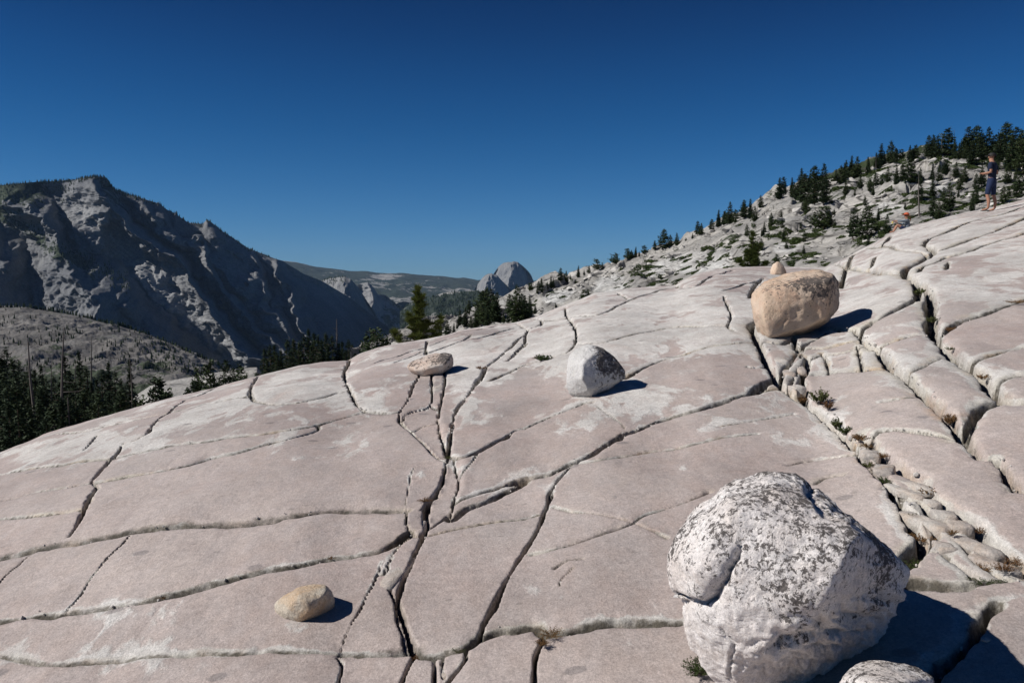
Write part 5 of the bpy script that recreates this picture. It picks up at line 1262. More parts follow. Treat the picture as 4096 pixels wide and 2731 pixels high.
# dense clump
CL = [(112,958,150),(155,928,152),(190,922,150),(240,968,148),(290,885,156),(340,878,150),(385,900,146),(420,858,152),(457,798,158),(500,828,154),(532,850,150),(592,830,156),(560,880,146),(640,850,150),(695,905,150),(722,898,154),(770,888,150),(800,920,148),(215,990,140),(320,960,140),(610,930,142),(480,930,140),(830,1010,140),(135,1040,138),(745,970,140)]
CW = ["leftmost","second from the left","third from the left","low","tall left-hand","dense left-hand","low left-hand","tall middle","highest","very tall middle","dense middle","tall right-of-middle","low middle","right-hand","rounder right-hand","tall right-hand","open-crowned right-hand","rightmost","front low left","front left-hand","front right-hand","front middle","small end","front leftmost","front far-right"]
for k, (x, yt, Y) in enumerate(CL):
    floor_tree('K', x, yt, Y, BIGF[(k*3+k//3) % 4], f"{CW[k]} conifer of the dense dark clump behind the slab", "conifers of the dense dark clump behind the slab", wide=1.6)
floor_tree('K', 660, 718, 150, SNAGS[2], "grey dead tree rising above the dense dark clump", "dead trees in the left forest", wide=1.1, name="dead_tree")
floor_tree('K', 958, 800, 120, conifer(77, nlev=30, R=.36, bare=.05, needle=.05, droop=-.1, gap=.1, taper=.45, tufts=10, tri=6), "big rounded dark evergreen right of the dense clump", None, wide=.95)
bpy.data.objects[-1] if False else None
for o_ in list(COL.objects)[-2:]:
    if o_.data and not o_.data.materials: o_.data.materials.append(M_PINE if o_.name.startswith("crown") else M_BARK)
floor_tree('K', 1062, 860, 125, F_(1), "small fir leaning on the big rounded evergreen", None, wide=1.2)

# sunlit young pines with long needle tufts
def young_pine(seed, stems, needle, label, base, H, wide=1.0):
    r_ = np.random.default_rng(seed); TV, TF = [], []; tips = []
    for (x0, z0, x1, z1, R, n) in stems:        # stem from (x0,z0) to (x1,z1) in unit height, crown radius R
        limb((x0, 0, z0), (x1, r_.normal(0, .02), z1), .013, .004, TV, TF, 6)
        for k in range(n):
            t = (k+.5)/n; z = z0+(z1-z0)*t; bx = x0+(x1-x0)*t; a = k*2.4+r_.normal(0, .3)
            L = R*(1-.62*t)*r_.uniform(.5, 1.1); y_ = L*math.sin(a); x_ = bx+L*math.cos(a); zz = z+L*.45
            limb((bx, 0, z), (x_, y_, zz), .005, .002, TV, TF, 3)
            for f in (.35, .6, .8, 1.0):
                tips.append((bx+(x_-bx)*f+r_.normal(0, .012), y_*f+r_.normal(0, .012), z+(zz-z)*f+r_.normal(0, .012)))
        tips += [(x1, 0, z1+.01), (x1, 0, z1-.03), (x1, 0, z1-.06)]
    tips = np.array(tips); m_ = 34; c = np.repeat(tips, m_, 0)
    d = r_.normal(size=c.shape); d[:, 2] = np.abs(d[:, 2])*.9+.1; d /= np.linalg.norm(d, axis=1)[:, None]
    u = np.cross(d, r_.normal(size=c.shape)); u /= np.linalg.norm(u, axis=1)[:, None]
    L = needle*r_.uniform(.6, 1.15, (len(c), 1)); w_ = needle*.06
    V = np.stack([c-u*w_, c+u*w_, c+d*L], 1).reshape(-1, 3)
    tm = mesh_np("trunk", TV, TF); cm = mesh_np("crown", V, np.arange(len(V)).reshape(-1, 3), False)
    tm.materials.append(M_BARK); cm.materials.append(M_PINE2)
    e = empty("young_pine", base, 0, (H*wide, H*wide, H)); tag(e, label, "tree")
    link("trunk", tm, None, e); link("crown", cm, None, e)
def rim_point(px, dy=10, back=2.0):
    """point on the ground just behind the slab crest"""
    u, _ = ray(px, 1300); u = float(u); Y = float(yc_(u))+back; return Vector((u*Y, Y, float(S0(np.array(u*Y), np.array(Y)))+EYE*0))
px_, ty_ = full('K', [(1330, 505)])[0]; b_ = rim_point(px_, back=7); u_, dz_ = ray(px_, ty_); zt = float(dz_)*b_.y+EYE
Hh = zt-b_.z+.25
young_pine(3, [(0,0,-.02,1.0,.11,24),(-.02,.30,.09,.62,.09,10),(-.01,.25,-.13,.70,.08,12),(0,.12,-.30,.50,.11,14),(-.1,.05,-.36,.22,.12,10),(0,.12,.22,.46,.10,12),(.02,.2,.25,.66,.085,12),(0,.05,.12,.25,.15,12),(-.02,.5,.02,.9,.10,14)], .075,
   "sunlit young pine with several yellow-green tops, centre left behind the slab crest", (b_.x, b_.y, b_.z-.25), Hh)
px_, ty_ = full('J', [(1928, 280)])[0]; b_ = rim_point(px_, back=6); u_, dz_ = ray(px_, ty_); Hh = float(dz_)*b_.y+EYE-b_.z+.2
young_pine(4, [(0,0,0,1.0,.13,26),(0,.2,-.12,.62,.12,14),(0,.15,.16,.74,.12,14),(0,.08,-.3,.40,.14,14),(0,.08,.32,.34,.14,14),(0,.3,.05,.7,.13,12),(-.05,.02,-.38,.16,.1,10)], .085,
   "sunlit young pine with a pointed top left of the small pink boulder", (b_.x, b_.y, b_.z-.2), Hh)

# ------------------------------------------------------------------ hillside boulders and green mats
def rock_proto(seed, flat=.6):
    r_ = np.random.default_rng(seed); bm = bmesh.new()
    for k in range(11):
        v = r_.normal(size=3); v /= np.abs(v).max()**.6*np.linalg.norm(v)**.4; bm.verts.new((v[0], v[1]*.8, v[2]*flat))
    bmesh.ops.convex_hull(bm, input=bm.verts)
    bmesh.ops.delete(bm, geom=[v for v in bm.verts if not v.link_faces], context='VERTS')
    bmesh.ops.bevel(bm, geom=list(bm.edges), offset=.12, segments=1, affect='EDGES')
    bmesh.ops.triangulate(bm, faces=bm.faces)
    me = bpy.data.meshes.new("boulder"); bm.to_mesh(me); bm.free(); me.materials.append(M_HROCK); return me
RP = [rock_proto(60+k, [.6,.45,.7,.35,.55,.3][k]) for k in range(6)]
nb_ = 0
for k in range(520):
    if nb_ >= 285: break
    px = 1900+2190*TR.random()**.65; top_ = interp_poly(hill_top, px); bot_ = interp_poly(crest, px)
    if bot_-top_ < 25: continue
    py = top_+6+(bot_-top_-4)*TR.random()
    p = hit('hill', px, py, 1)
    if p is None or noise2(np.array([p.x*.06]), np.array([p.y*.04]))[0] < -.25: continue
    s = (TR.random()**2.2*18+7)/F*p.y
    o = bpy.data.objects.new("boulder", RP[TR.randrange(6)]); COL.objects.link(o)
    o.location = (p.x, p.y, p.z+s*.12); o.scale = (s*TR.uniform(.8, 1.6), s, s*TR.uniform(.7, 1.1)); o.rotation_euler = (TR.uniform(-.25, .25), TR.uniform(-.3, .3), TR.uniform(0, 6.28))
    tag(o, ("small","chunky","large")[int(np.clip((s*F/p.y-8)/5, 0, 2))]+" loose rock "+zone(px, py), "boulder", "loose rocks strewn over the granite hillside"); nb_ += 1
def mat_proto(seed, n=420):
    r_ = np.random.default_rng(seed); a = r_.uniform(0, 6.28, n); r = np.sqrt(r_.random(n))
    rr = r*(1+.25*np.sin(3*a+seed)+.15*np.sin(5*a+2*seed)); z = .33*np.sqrt(np.clip(1-r*r, 0, 1))*r_.uniform(.3, 1.05, n)
    c = np.stack([rr*np.cos(a), rr*np.sin(a)*.75, z], 1); d = r_.normal(size=(n, 3)); d[:, 2] = np.abs(d[:, 2]); d /= np.linalg.norm(d, axis=1)[:, None]
    u = np.cross(d, r_.normal(size=(n, 3))); u /= np.linalg.norm(u, axis=1)[:, None]; s = r_.uniform(.06, .14, (n, 1))
    V = np.stack([c-u*s, c-d*s*.5, c+u*s, c+d*s], 1).reshape(-1, 3)
    me = mesh_np("shrub", V, np.arange(n*4).reshape(-1, 4), False); me.materials.append(M_SHRUB); return me
MP = [mat_proto(s) for s in range(5)]
fixed = [('J',1250,492,70),('J',1180,485,35),('J',1275,515,50),('J',1085,495,28),('J',1035,485,22),('J',825,590,30),('J',800,680,42),('J',835,650,34),('J',870,720,42),('J',885,745,36),('J',920,690,34),('J',940,600,28),('J',985,590,22),('J',1200,650,30),('J',1170,700,46),('J',1215,600,24),('J',790,750,30),
  ('J',430,705,46),('J',370,750,44),('J',225,790,40),('J',330,830,46),('J',190,820,36),('J',60,900,60),('J',20,960,60),('J',100,860,30),('J',1690,380,70),('J',1790,362,70),('J',1845,215,50),('J',1970,225,50),('J',2130,245,40),('J',2260,270,80),('J',2200,330,90),('J',2320,360,80),('J',2150,515,60),('J',1300,430,24),
  ('I',100,650,110),('I',60,1090,90),('I',300,1110,120),('I',200,1160,120),('I',390,1060,70),('I',700,690,110),('I',560,690,100),('I',820,560,80),('I',950,520,90),('I',1100,450,70),('I',1020,700,90),('I',1290,710,90),('I',1190,740,70),('I',1310,810,90),('I',1080,780,50),('I',930,790,36),('I',640,880,50),('I',780,1130,90),('I',940,1010,110),
  ('I',980,1080,80),('I',1270,920,50),('I',1370,970,70),('I',1500,930,60),('I',1620,650,60),('I',1760,720,60),('I',1900,660,60),('I',1780,830,60),('I',2050,620,60),('I',2080,750,60),('I',2150,800,50),('I',620,760,60),('I',500,760,60),('I',860,630,60),('I',1180,480,60),('I',1300,440,60),('I',1450,430,70),('I',1560,450,70),('I',1750,470,70),('I',1000,560,70)]
ns_ = 0
def put_mat(px, py, wpx, label, group):
    global ns_
    p = hit('hill', px, py, 2)
    if p is None: return
    nrm = BV['hill'].find_nearest(p)[1]
    if nrm.z < 0: nrm = -nrm
    nrm = (nrm+Vector((0, -.35, .8))).normalized()
    s = wpx/2/F*p.y
    o = bpy.data.objects.new("shrub", MP[TR.randrange(5)]); COL.objects.link(o)
    o.location = (p.x, p.y, p.z-.05*s); o.scale = (s*1.15, s*TR.uniform(.9, 1.4), s*TR.uniform(.55, .9)); o.rotation_euler = (Vector((0,0,1)).rotation_difference(nrm).to_matrix() @ Matrix.Rotation(TR.uniform(-.5, .5), 3, 'Z')).to_euler()
    tag(o, label, "shrub", group); ns_ += 1
for cr_, x, y, w_ in fixed:
    px, py = full(cr_, [(x, y)])[0]; put_mat(px, py, w_*CROPS[cr_][2]*1.5, ("small","mid-sized","broad","very broad")[int(np.clip(w_*CROPS[cr_][2]/14, 0, 3))]+" green shrub mat "+zone(px, py), "low green shrub mats on the hillside")
for k in range(330):
    px = 2500+1590*TR.random()**.7; top_ = interp_poly(hill_top, px); bot_ = interp_poly(crest, px)
    q = TR.random(); py = top_+4+(bot_-top_-4)*q
    p = hit('hill', px, py, 1)
    if p is None or noise2(np.array([p.x*.035+4]), np.array([p.y*.02]))[0] < (-.1 if q < .5 and px > 3200 else .3): continue
    if ns_ > 270: break
    wq = TR.uniform(18, 60); put_mat(px, py, wq, ("tiny low","small low","low")[int((wq-18)/14.1)]+" green shrub mat "+zone(px, py), "low green shrub mats on the hillside")

# ------------------------------------------------------------------ far-off woods: too many and too small to count
def far_trees(name, pts, mat, parent=None):
    V = []; Fq = []
    r_ = np.random.default_rng(9)
    for (x, y, z, h) in pts:
        k = len(V); r = h*.14*r_.uniform(.7, 1.3); a0 = r_.uniform(0, 2)
        for zz, rr in ((.04, 1.), (.45, .72), (.46, .8)):
            for s in range(5): V.append((x+r*rr*math.cos(a0+s*1.257), y+r*rr*math.sin(a0+s*1.257), z+h*zz))
        V.append((x, y, z+h))
        for l in (0, 1):
            for s in range(5):
                a = k+l*5+s; b = k+l*5+(s+1) % 5; Fq.append((a, b, b+5, a+5))
        for s in range(5): Fq.append((k+10+s, k+10+(s+1) % 5, k+15, k+15))
    me = bpy.data.meshes.new(name); me.from_pydata(V, [], [f if f[2] != f[3] else f[:3] for f in Fq]); me.materials.append(mat)
    o = link(name, me); tag(o, kind='stuff'); return o
P_ = []
for k in range(1500):
    px = TR.uniform(-150, 1110) if k % 2 else TR.uniform(-150, 560)
    c0 = interp_poly(crestM, px); py = c0+(TR.random()**3)*(90 if px < 300 else 14)+1
    if k % 3 == 0:
        px = TR.uniform(-100, 520); py = interp_poly([(0,840),(102,906),(204,983),(306,1034),(434,1085),(800,1350)], px)+TR.gauss(0, 22)
    p = hit('mount', px, py, 3, 2)
    if p: P_.append((p.x, p.y, p.z-2, TR.uniform(9, 20)))
for k in range(420):
    px = TR.choice([TR.uniform(1225, 1385), TR.uniform(1000, 1250), TR.uniform(1470, 1560)]); py = {0:1}.get(9, interp_poly(full('K', [(0,262),(260,281),(330,330),(480,520),(540,470),(570,432),(680,412),(750,404),(870,500),(940,452),(1060,548),(1200,650)]), px))+TR.uniform(-30, 26)
    p = hit('q1', px, py, 6, 4)
    if p: P_.append((p.x, p.y, p.z-3, TR.uniform(12, 24)))
far_trees("mountain_trees", P_, M_PINE3)
P_ = []
for k in range(1300):
    px = TR.uniform(1600, 2200); py = interp_poly(full('K', [(1250,620),(1440,560),(1580,527),(1800,522),(2100,600)]), px)+(TR.random()**1.2)*110
    p = hit('far2', px, py, 4, 2)
    if p: P_.append((p.x, p.y, p.z-3, TR.uniform(12, 26)))
far_trees("distant_woods", P_, M_PINE3)
P_ = []
for k in range(1100):
    px = TR.uniform(-60, 960); top_ = interp_poly(S((0,704),(60,704),(110,712),(170,722),(220,733),(280,748),(330,763),(380,783),(440,810),(490,832),(540,856)), px)
    q = TR.random(); py = top_+3+(0 if q < .30 else TR.random()*(1500-top_)*.9)
    p = hit('ridge', px, py, 3, 3)
    if p is None: continue
    if q > .30 and noise2(np.array([p.x*.02]), np.array([p.y*.012]))[0] < -.1: continue
    P_.append((p.x, p.y, p.z-.5, TR.uniform(9, 25)/F*p.y))
far_trees("ridge_trees", P_, M_PINE3)
# ------------------------------------------------------------------ people
def skin(name, J, E, mat, parent, sub=1, root=0):
    me = bpy.data.meshes.new(name); me.from_pydata([j[:3] for j in J], E, []); o = link(name, me)
    sk = o.modifiers.new("s", 'SKIN'); sk.use_smooth_shade = True
    o.modifiers.new("u", 'SUBSURF').levels = sub
    for i, j in enumerate(J):
        r = j[3]; me.skin_vertices[0].data[i].radius = (r if not hasattr(r, '__len__') else r[0], r if not hasattr(r, '__len__') else r[1])
    me.skin_vertices[0].data[root].use_root = True
    dg = bpy.context.evaluated_depsgraph_get(); nm = bpy.data.meshes.new_from_object(o.evaluated_get(dg), depsgraph=dg)
    bpy.data.objects.remove(o); nm.name = name
    nm.polygons.foreach_set("use_smooth", np.ones(len(nm.polygons), bool)); nm.materials.clear()
    return link(name, nm, mat, parent)
def hand(J, E, w, d, side):
    """palm and five fingers from wrist joint w, pointing along d"""
    d = Vector(d).normalized(); up = Vector((0, 0, 1)); s_ = d.cross(up).normalized()*side
    b = Vector(J[w][:3])
    J.append((*(b+d*.045), .028)); p = len(J)-1; E.append((w, p))
    for k, (o_, L) in enumerate(((-.03, .055), (-.01, .075), (.01, .08), (.03, .068))):
        a = b+d*.085+s_*o_; m_ = a+d*L*.55-up*.008; t = a+d*L*.9-up*.035
        i = len(J); J += [(*a, .011), (*m_, .009), (*t, .007)]; E += [(p, i), (i, i+1), (i+1, i+2)]
    i = len(J); a = b+d*.03-s_*.035; J += [(*a, .012), (*(a+d*.045-s_*.012), .009)]; E += [(p, i), (i, i+1)]
def head(parent, c, yaw_fwd, hair_mat, skin_mat, cap=None, tilt=0.):
    pass
M_SKIN = plain("skin", (.33,.17,.115), .6, .08); M_NAVY = plain("navy_cotton", (.012,.018,.04), .9, .2, 12); M_NAVY2 = plain("navy_shorts_cotton", (.016,.026,.065), .9, .2, 12)
M_HAIR = plain("dark_hair", (.02,.013,.01), .7, .3, 60); M_RHAIR = plain("reddish_hair", (.16,.07,.03), .7, .3, 60); M_DARK = plain("dark_rubber", (.02,.02,.02), .6, .1)
M_ORANGE = plain("orange_cotton", (.48,.10,.045), .8, .1, 20); M_YEL = plain("yellow_case", (.55,.45,.12), .5, .1)
mp = Mat("plaid_shirt", .9); c_ = mp.coord()
wv = mp.new("ShaderNodeTexWave", wave_type='BANDS', bands_direction='Z'); mp.l.new(c_, wv.inputs[0]); wv.inputs["Scale"].default_value = 6
wv2 = mp.new("ShaderNodeTexWave", wave_type='BANDS', bands_direction='X'); mp.l.new(c_, wv2.inputs[0]); wv2.inputs["Scale"].default_value = 6
M_PLAID = mp.out(mp.mix(mp.ramp(wv2.outputs["Fac"], .6, .8, 0, .4), mp.mix(mp.ramp(wv.outputs["Fac"], .5, .8), (.085,.115,.15), (.28,.31,.33)), (.05,.06,.09)))
def ell(name, c, r, mat, parent, cut=None, seg=16):
    bm = bmesh.new(); bmesh.ops.create_uvsphere(bm, u_segments=seg, v_segments=seg//2+2, radius=1)
    if cut is not None: bmesh.ops.bisect_plane(bm, geom=bm.verts[:]+bm.edges[:]+bm.faces[:], plane_co=(0, 0, cut), plane_no=(0, 0, 1), clear_inner=True)
    for v in bm.verts: v.co = Vector((c[0]+v.co.x*r[0], c[1]+v.co.y*r[1], c[2]+v.co.z*r[2]))
    me = bpy.data.meshes.new(name); bm.to_mesh(me); bm.free(); me.polygons.foreach_set("use_smooth", np.ones(len(me.polygons), bool))
    return link(name, me, mat, parent)
def bump_head(J, E, neck, c):
    """skull, jaw, nose as part of the body chain"""
    i = len(J); x, y, z = c
    J += [(x, y-.02, z-.06, .062), (x, y, z+.02, (.078, .092)), (x, y-.005, z+.085, (.055, .066)), (x, y+.085, z-.005, .016), (x, y+.05, z-.07, .035), (x-.078, y-.01, z, .014), (x+.078, y-.01, z, .014)]
    E += [(neck, i), (i, i+1), (i+1, i+2), (i+1, i+3), (i, i+4), (i+1, i+5), (i+1, i+6)]

foot = spot(3962, 848)
man = empty("person", foot, math.radians(38), 1.0)
tag(man, "standing man in navy t-shirt and navy shorts looking down at something in his hands", "person")
J = [(0,0,.96,(.125,.085)), (0,.0,1.14,(.115,.08)), (0,.01,1.33,(.165,.11)), (0,.0,1.45,(.09,.07)), (0,.015,1.52,.055)]
E = [(0,1),(1,2),(2,3),(3,4)]
bump_head(J, E, 4, (0, .05, 1.655))
def arm(J, E, root, pts, radii, side, dirn):
    p = root
    for q, r in zip(pts, radii): J.append((*q, r)); E.append((p, len(J)-1)); p = len(J)-1
    hand(J, E, p, dirn, side)
arm(J, E, 3, [(-.17,.0,1.43),(-.235,-.06,1.17),(-.15,.19,1.16)], [.058,.042,.028], -1, (.45,.85,.15))
arm(J, E, 3, [(.17,.0,1.43),(.235,-.06,1.17),(.15,.19,1.16)], [.058,.042,.028], 1, (-.45,.85,.15))
for s, ky, fx in ((-1, .05, -.02), (1, -.02, .05)):
    i = len(J); J += [(s*.095,0,.88,.092), (s*.11+fx,ky+.02,.50,.058), (s*.115+fx,ky-.04,.30,.056), (s*.12+fx,ky-.03,.085,.036), (s*.125+fx,ky+.05,.045,.038), (s*.135+fx,ky+.15,.028,.03)]
    E += [(0,i),(i,i+1),(i+1,i+2),(i+2,i+3),(i+3,i+4),(i+4,i+5)]
skin("body", J, E, M_SKIN, man)
Js = [(0,0,.90,(.155,.115)),(0,0,1.12,(.16,.12)),(0,.01,1.33,(.19,.13)),(0,0,1.455,(.10,.08)),(-.185,0,1.425,.078),(-.225,-.045,1.24,.066),(.185,0,1.425,.078),(.225,-.045,1.24,.066)]
skin("t_shirt", Js, [(0,1),(1,2),(2,3),(3,4),(4,5),(3,6),(6,7)], M_NAVY, man)
Jp = [(0,0,.93,(.17,.13)),(-.10,0,.84,.115),(-.125,.055,.60,.085),(-.13,.06,.47,.085),(.10,0,.86,.115),(.15,.0,.60,.085),(.16,.0,.47,.085),(0,0,1.10,(.14,.105))]
skin("shorts", Jp, [(0,1),(1,2),(2,3),(0,4),(4,5),(5,6),(0,7)], M_NAVY2, man)
ell("hair", (0, .015, 1.675), (.097,.108,.105), M_HAIR, man, -.15)
cap_ = ell("cap", (0, .03, 1.71), (.104,.118,.085), M_DARK, man, .05); ell("cap_brim", (0, .16, 1.705), (.08,.085,.012), M_DARK, cap_)
for s, fx, ky in ((-1, -.02, .05), (1, .05, -.02)): ell("sandal", (s*.128+fx, ky+.055, .012), (.052,.135,.018), M_DARK, man)
ph = ell("phone", (0, 0, 0), (.038,.012,.075), M_DARK, None); ph.matrix_world = man.matrix_world @ Matrix.Identity(4)
ph.location = foot+Matrix.Rotation(math.radians(38), 3, 'Z')@Vector((0, .35, 1.21)); ph.rotation_euler = (-.6, 0, math.radians(38))
tag(ph, "small dark phone held in the standing man's hands", "phone")

u_, dz_ = ray(3622, 850); Yw = 36.0
gw = float(S0(np.array(float(u_)*Yw), np.array(Yw))); zt = float(dz_)*Yw+EYE; base = Vector((float(u_)*Yw+.12, Yw, max(gw-.02, zt-.95)))
wom = empty("person", base, math.radians(72), 1.0); hs = (zt-base.z)/.88; wom.scale = (max(hs, .9),)*3
tag(wom, "seated woman in grey plaid shirt and orange hat reaching one arm forward", "person")
J = [(0,0,.11,(.15,.13)),(0,.0,.28,(.12,.10)),(0,.03,.44,(.14,.10)),(0,.03,.55,(.08,.06)),(0,.045,.61,.045)]; E = [(0,1),(1,2),(2,3),(3,4)]
bump_head(J, E, 4, (0, .075, .735))
arm(J, E, 3, [(-.15,.03,.53),(-.19,.27,.50),(-.13,.50,.52)], [.05,.036,.025], -1, (.2,1,.1))
arm(J, E, 3, [(.15,.03,.53),(.2,.2,.36),(.08,.44,.46)], [.05,.036,.025], 1, (-.2,1,.2))
for s in (-1, 1):
    i = len(J); J += [(s*.1,.06,.12,.085),(s*.13,.42,.36,.055),(s*.125,.50,.18,.05),(s*.12,.56,.06,.034),(s*.12,.70,.03,.03)]
    E += [(0,i),(i,i+1),(i+1,i+2),(i+2,i+3),(i+3,i+4)]
skin("body", J, E, M_SKIN, wom)
skin("plaid_shirt", [(0,-.01,.12,(.17,.14)),(0,.0,.28,(.145,.12)),(0,.03,.45,(.165,.12)),(0,.03,.555,(.09,.07)),(-.16,.03,.525,.07),(-.19,.27,.50,.055),(-.14,.45,.515,.042),(.16,.03,.525,.07),(.2,.2,.37,.055),(.1,.4,.44,.042)],
     [(0,1),(1,2),(2,3),(3,4),(4,5),(5,6),(3,7),(7,8),(8,9)], M_PLAID, wom)
skin("shorts", [(0,0,.10,(.165,.14)),(-.11,.1,.14,.10),(-.13,.32,.29,.075),(.11,.1,.14,.10),(.13,.32,.29,.075)], [(0,1),(1,2),(0,3),(3,4)], M_NAVY2, wom)
ell("hair", (0, .05, .755), (.095,.102,.10), M_RHAIR, wom, -.4)
skin("ponytail", [(0,-.05,.74,.03),(0,-.10,.66,.028),(0,-.10,.55,.022),(0,-.09,.47,.01)], [(0,1),(1,2),(2,3)], M_RHAIR, wom)
hat = ell("hat", (0, .06, .80), (.105,.115,.085), M_ORANGE, wom, -.1); ell("hat_brim", (0, .07, .792), (.165,.18,.014), M_ORANGE, hat)
yc = ell("camera_pouch", (0, 0, 0), (.04,.07,.045), M_YEL, None); yc.location = base+Matrix.Rotation(math.radians(72), 3, 'Z')@Vector((-.10, .62, .45))*wom.scale[0]
tag(yc, "small yellowish item held in the seated woman's outstretched hand", "pouch")

# ------------------------------------------------------------------ plants in the joints
def plant(cr_, x, y, size, n, label, mat=None, leaf=.10, stemc=True, up=.9, flat=1., seed=0, cat="plant", name="small_plant", dz=.0):
    """low plant: stems with many small leaves; size = height in crop pixels"""
    px, py = full(cr_, [(x, y)])[0]; X, Y = on_slab(px, py); Hh_ = size*CROPS[cr_][2]/F*Y*1.35
    r_ = np.random.default_rng(500+seed); SV, SF = [], []; tips = []
    for k in range(n):
        a = r_.uniform(0, 6.28); t = r_.uniform(.25, 1)**.8; q = np.array((math.cos(a)*t*flat, math.sin(a)*t*flat, up*r_.uniform(.45, 1.)*(1.15-.5*t)))
        limb((q[0]*.15, q[1]*.15, -.1), q, .012, .005, SV, SF, 3)
        for f in np.linspace(.35, 1, 7): tips.append(q*f)
    tips = np.array(tips); m_ = 3; c = np.repeat(tips, m_, 0)+r_.normal(0, .04, (len(tips)*m_, 3))
    d = r_.normal(size=c.shape); d /= np.linalg.norm(d, axis=1)[:, None]; u = np.cross(d, r_.normal(size=c.shape)); u /= np.linalg.norm(u, axis=1)[:, None]
    s = leaf*r_.uniform(.5, 1.2, (len(c), 1)); V = np.stack([c-d*s*.5, c+u*s*.3, c+d*s*.6, c-u*s*.3], 1).reshape(-1, 3)
    e = empty(name, (X, Y, max(zslab(X, Y), float(S0(np.array(X), np.array(Y)))-.055)+dz-.02*Hh_), 0, Hh_); tag(e, label, cat)
    sm = mesh_np("stems", SV, SF); sm.materials.append(M_BARK); o = link("stems", sm, None, e); o['kind'] = 'stuff'
    fm = mesh_np("foliage", V, np.arange(len(V)).reshape(-1, 4), False); fm.materials.append(mat or M_TUFT); link("foliage", fm, None, e)
PL = [('E',360,325,62,22,"small dark-leaved bush growing alone on the slab left of the grey boulder",M_SHRUB,.20,.7,1.15),
 ('G',545,1225,95,40,"largest green tuft in the long joint below the orange block",M_TUFT,.13,.9,.75),
 ('G',412,1165,60,26,"reddish tuft at the top of the long joint below the orange block",M_RED,.14,.9,.5),
 ('G',615,1270,60,30,"reddish-green tuft beside the largest one in the long joint",M_RED,.14,.8,.7),
 ('G',680,1355,70,34,"green tuft above the dry pad in the long joint",M_TUFT,.14,.9,.55),
 ('G',745,1425,68,34,"dark green tuft half way down the long joint",M_SHRUB,.14,.8,.7),
 ('G',860,1505,60,40,"orange-brown dry cushion plant in the long joint",M_RED,.13,.6,1.0),
 ('G',920,1540,40,26,"little brown cushion next to the orange-brown one",M_RED,.13,.6,1.0),
 ('H',1435,140,40,26,"small tuft left of the topmost wedged stone",M_TUFT,.14,.7,.9),
 ('H',1520,85,34,22,"brown-green tuft right of the topmost wedged stone",M_RED,.14,.7,1.0),
 ('H',1535,235,44,26,"dark tuft on the left edge of the wide joint",M_SHRUB,.14,.7,1.0),
 ('H',1785,300,50,26,"reddish tuft right of the grey wedged stone",M_RED,.14,.8,.8),
 ('H',1700,450,46,24,"tuft at the left of the large pale wedged stone",M_TUFT,.14,.8,.8),
 ('H',1740,560,50,34,"orange-brown moss patch above the flat pinkish block",M_RED,.14,.5,1.4),
 ('H',1720,720,60,44,"dark green grass patch left of the flat pinkish block",M_SHRUB,.11,.6,1.5),
 ('H',1930,580,34,22,"tiny tuft between two round wedged stones",M_RED,.14,.8,.9),
 ('H',2090,520,36,24,"sparse tuft on the right lip of the wide joint",M_RED,.13,.8,1.1),
 ('H',2230,790,50,34,"reddish sprawling tuft near the right end of the wide joint",M_RED,.12,.6,1.4),
 ('H',2110,740,44,28,"spiky tuft right of the flat pinkish block",M_RED,.12,.8,1.1),
 ('H',2120,865,44,36,"dark green moss strip below the flat pinkish block",M_SHRUB,.11,.4,2.0),
 ('H',2240,870,40,30,"second dark moss strip at the right below the flat pinkish block",M_SHRUB,.11,.4,1.9),
 ('H',2300,700,46,28,"reddish tuft on the lip at the right picture edge",M_RED,.12,.8,1.2),
 ('H',430,1440,80,70,"dark green mossy bush at the left foot of the huge boulder",M_SHRUB,.10,.8,1.1),
 ('D',680,572,24,20,"tiny orange tuft in the joint above the small tan boulder",M_RED,.18,.8,1.5),
 ('D',930,528,34,26,"reddish sprigs in the joint left of the standing stone",M_RED,.15,.7,1.9),
 ('D',1380,1305,34,30,"rust-coloured tuft at the lower joint crossing",M_RED,.15,.7,1.3),
 ('D',1735,1332,28,34,"bright green moss under the big rounded block edge",M_TUFT,.13,.5,2.2),
 ('D',1465,60,40,24,"dark moss clinging in the upper near joint",M_RED,.15,.6,1.4),
 ('F',330,1175,44,44,"reddish moss patch where the bottom joints meet",M_RED,.13,.4,2.0),
 ('F',430,1240,60,60,"red-green moss filling the bottom joint",M_RED,.11,.5,1.7),
 ('F',355,1340,56,50,"moss running down the joint at the bottom edge",M_RED,.11,.5,1.0),
 ('C',1660,1100,30,26,"greenish moss at the meeting point of the joints under the loaf boulder",M_TUFT,.15,.5,1.6),
 ('C',1930,400,30,20,"dry brown tuft in the diagonal joint right of the loaf boulder",M_RED,.17,.7,1.5),
 ('G',1330,330,60,26,"green tuft in the deep slot at upper right",M_TUFT,.16,.7,.6),
 ('G',1430,540,56,26,"green tuft in the deep long slot at right",M_TUFT,.16,.7,.6),
 ('G',1570,615,46,26,"reddish tuft on the ledge right of the deep slot",M_RED,.15,.8,.9),
 ('G',1560,750,30,22,"small green tuft below the reddish ledge tuft",M_TUFT,.15,.6,1.2),
 ('G',1570,1320,70,34,"dark reddish tuft in the slot between two right-hand blocks",M_RED,.14,.9,.6),
 ('G',1830,975,44,26,"dry tuft in the far right slot",M_RED,.15,.8,1.0),
 ('G',2080,445,34,26,"dry grass along the joint at the right picture edge",M_RED,.15,.6,2.2),
 ('B',1930,700,26,26,"dark moss in the second long joint at left",M_RED,.14,.5,2.2),
 ('B',1395,830,22,22,"tiny red moss further left in the second long joint",M_RED,.15,.5,1.8),
 ('A',1610,885,20,20,"tiny green tuft in a thin joint at left",M_SHRUB,.18,.6,1.6)]
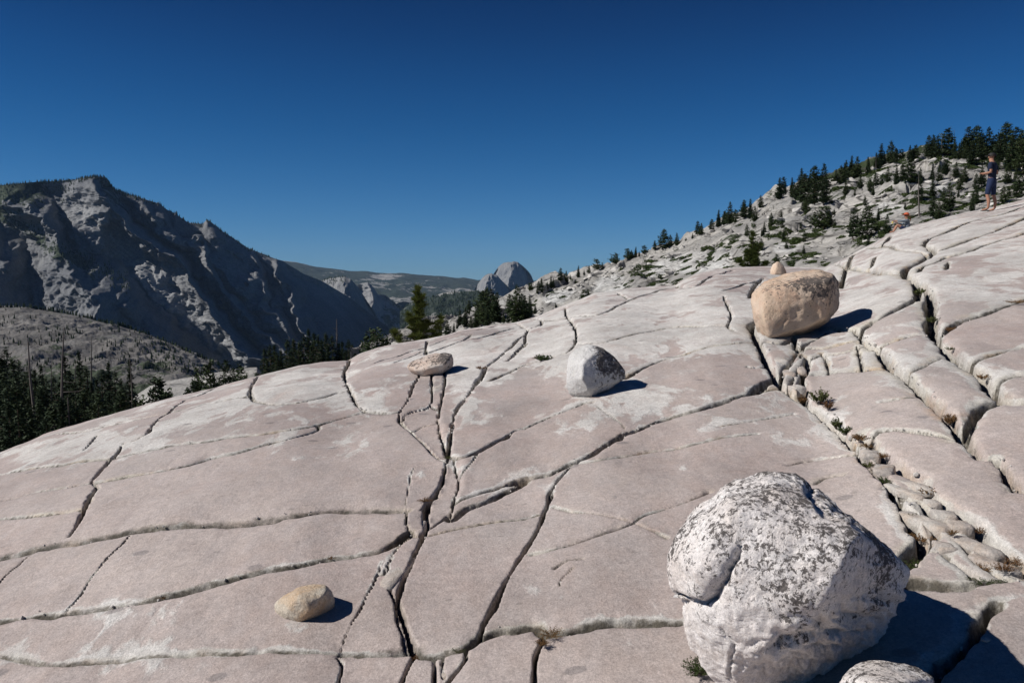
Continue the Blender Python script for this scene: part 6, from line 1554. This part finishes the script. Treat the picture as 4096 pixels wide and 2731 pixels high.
for k, (cr_, x, y, sz_, n_, lb, mt, lf, up_, fl_) in enumerate(PL):
    plant(cr_, x, y, sz_, n_, lb, mt, leaf=lf, up=up_, flat=fl_, seed=k, dz=.02 if cr_ != 'E' else 0)

# grit and tiny stones lying in the joints
r_ = np.random.default_rng(77); GV, GF = [], []
ico = bmesh.new(); bmesh.ops.create_icosphere(ico, subdivisions=1, radius=1); ico.verts.ensure_lookup_table()
IV = np.array([v.co[:] for v in ico.verts]); IF = np.array([[v.index for v in f.verts] for f in ico.faces]); ico.free()
cnt_ = 0; Vs, Fs = [], []
for (w, dep, XY) in CRACKXY:
    if w < .028: continue
    for a, b in zip(XY[:-1], XY[1:]):
        if a[1] > 11: continue
        L = math.hypot(*(b-a)); n = int(r_.poisson(L*26*(1 if w > .05 else .5)))
        for _ in range(n):
            q = a+(b-a)*r_.random()+r_.normal(0, w*.38, 2); s = r_.uniform(.0025, .009)*(1+.8*(r_.random() < .08))
            z = zslab(q[0], q[1])
            Vs.append(IV*s*r_.uniform(.6, 1.3, 3)+np.array([q[0], q[1], z+s*.1])); Fs.append(IF+len(IV)*cnt_); cnt_ += 1
if cnt_:
    me = mesh_np("joint_gravel", np.vstack(Vs), np.vstack(Fs), False); me.materials.append(M_CROCK)
    tag(link("joint_gravel", me), kind='stuff')
print("grit", cnt_)

# ------------------------------------------------------------------ thin mountain air
hm = bpy.data.materials.new("mountain_air"); hm.use_nodes = True; hn = hm.node_tree.nodes; hn.clear()
ho = hn.new("ShaderNodeOutputMaterial"); hv = hn.new("ShaderNodeVolumePrincipled")
hv.inputs["Color"].default_value = (.40, .64, 1.0, 1); hv.inputs["Density"].default_value = 1.15e-5; hv.inputs["Anisotropy"].default_value = 0.0
hm.node_tree.links.new(hv.outputs[0], ho.inputs["Volume"])
bm = bmesh.new(); bmesh.ops.create_cube(bm, size=1)
for v in bm.verts: v.co = Vector((v.co.x*41000, v.co.y*25000+9000, -700 if v.co.z < 0 else 820))
me = bpy.data.meshes.new("haze"); bm.to_mesh(me); bm.free(); me.materials.append(hm)
tag(link("haze", me), kind='stuff')
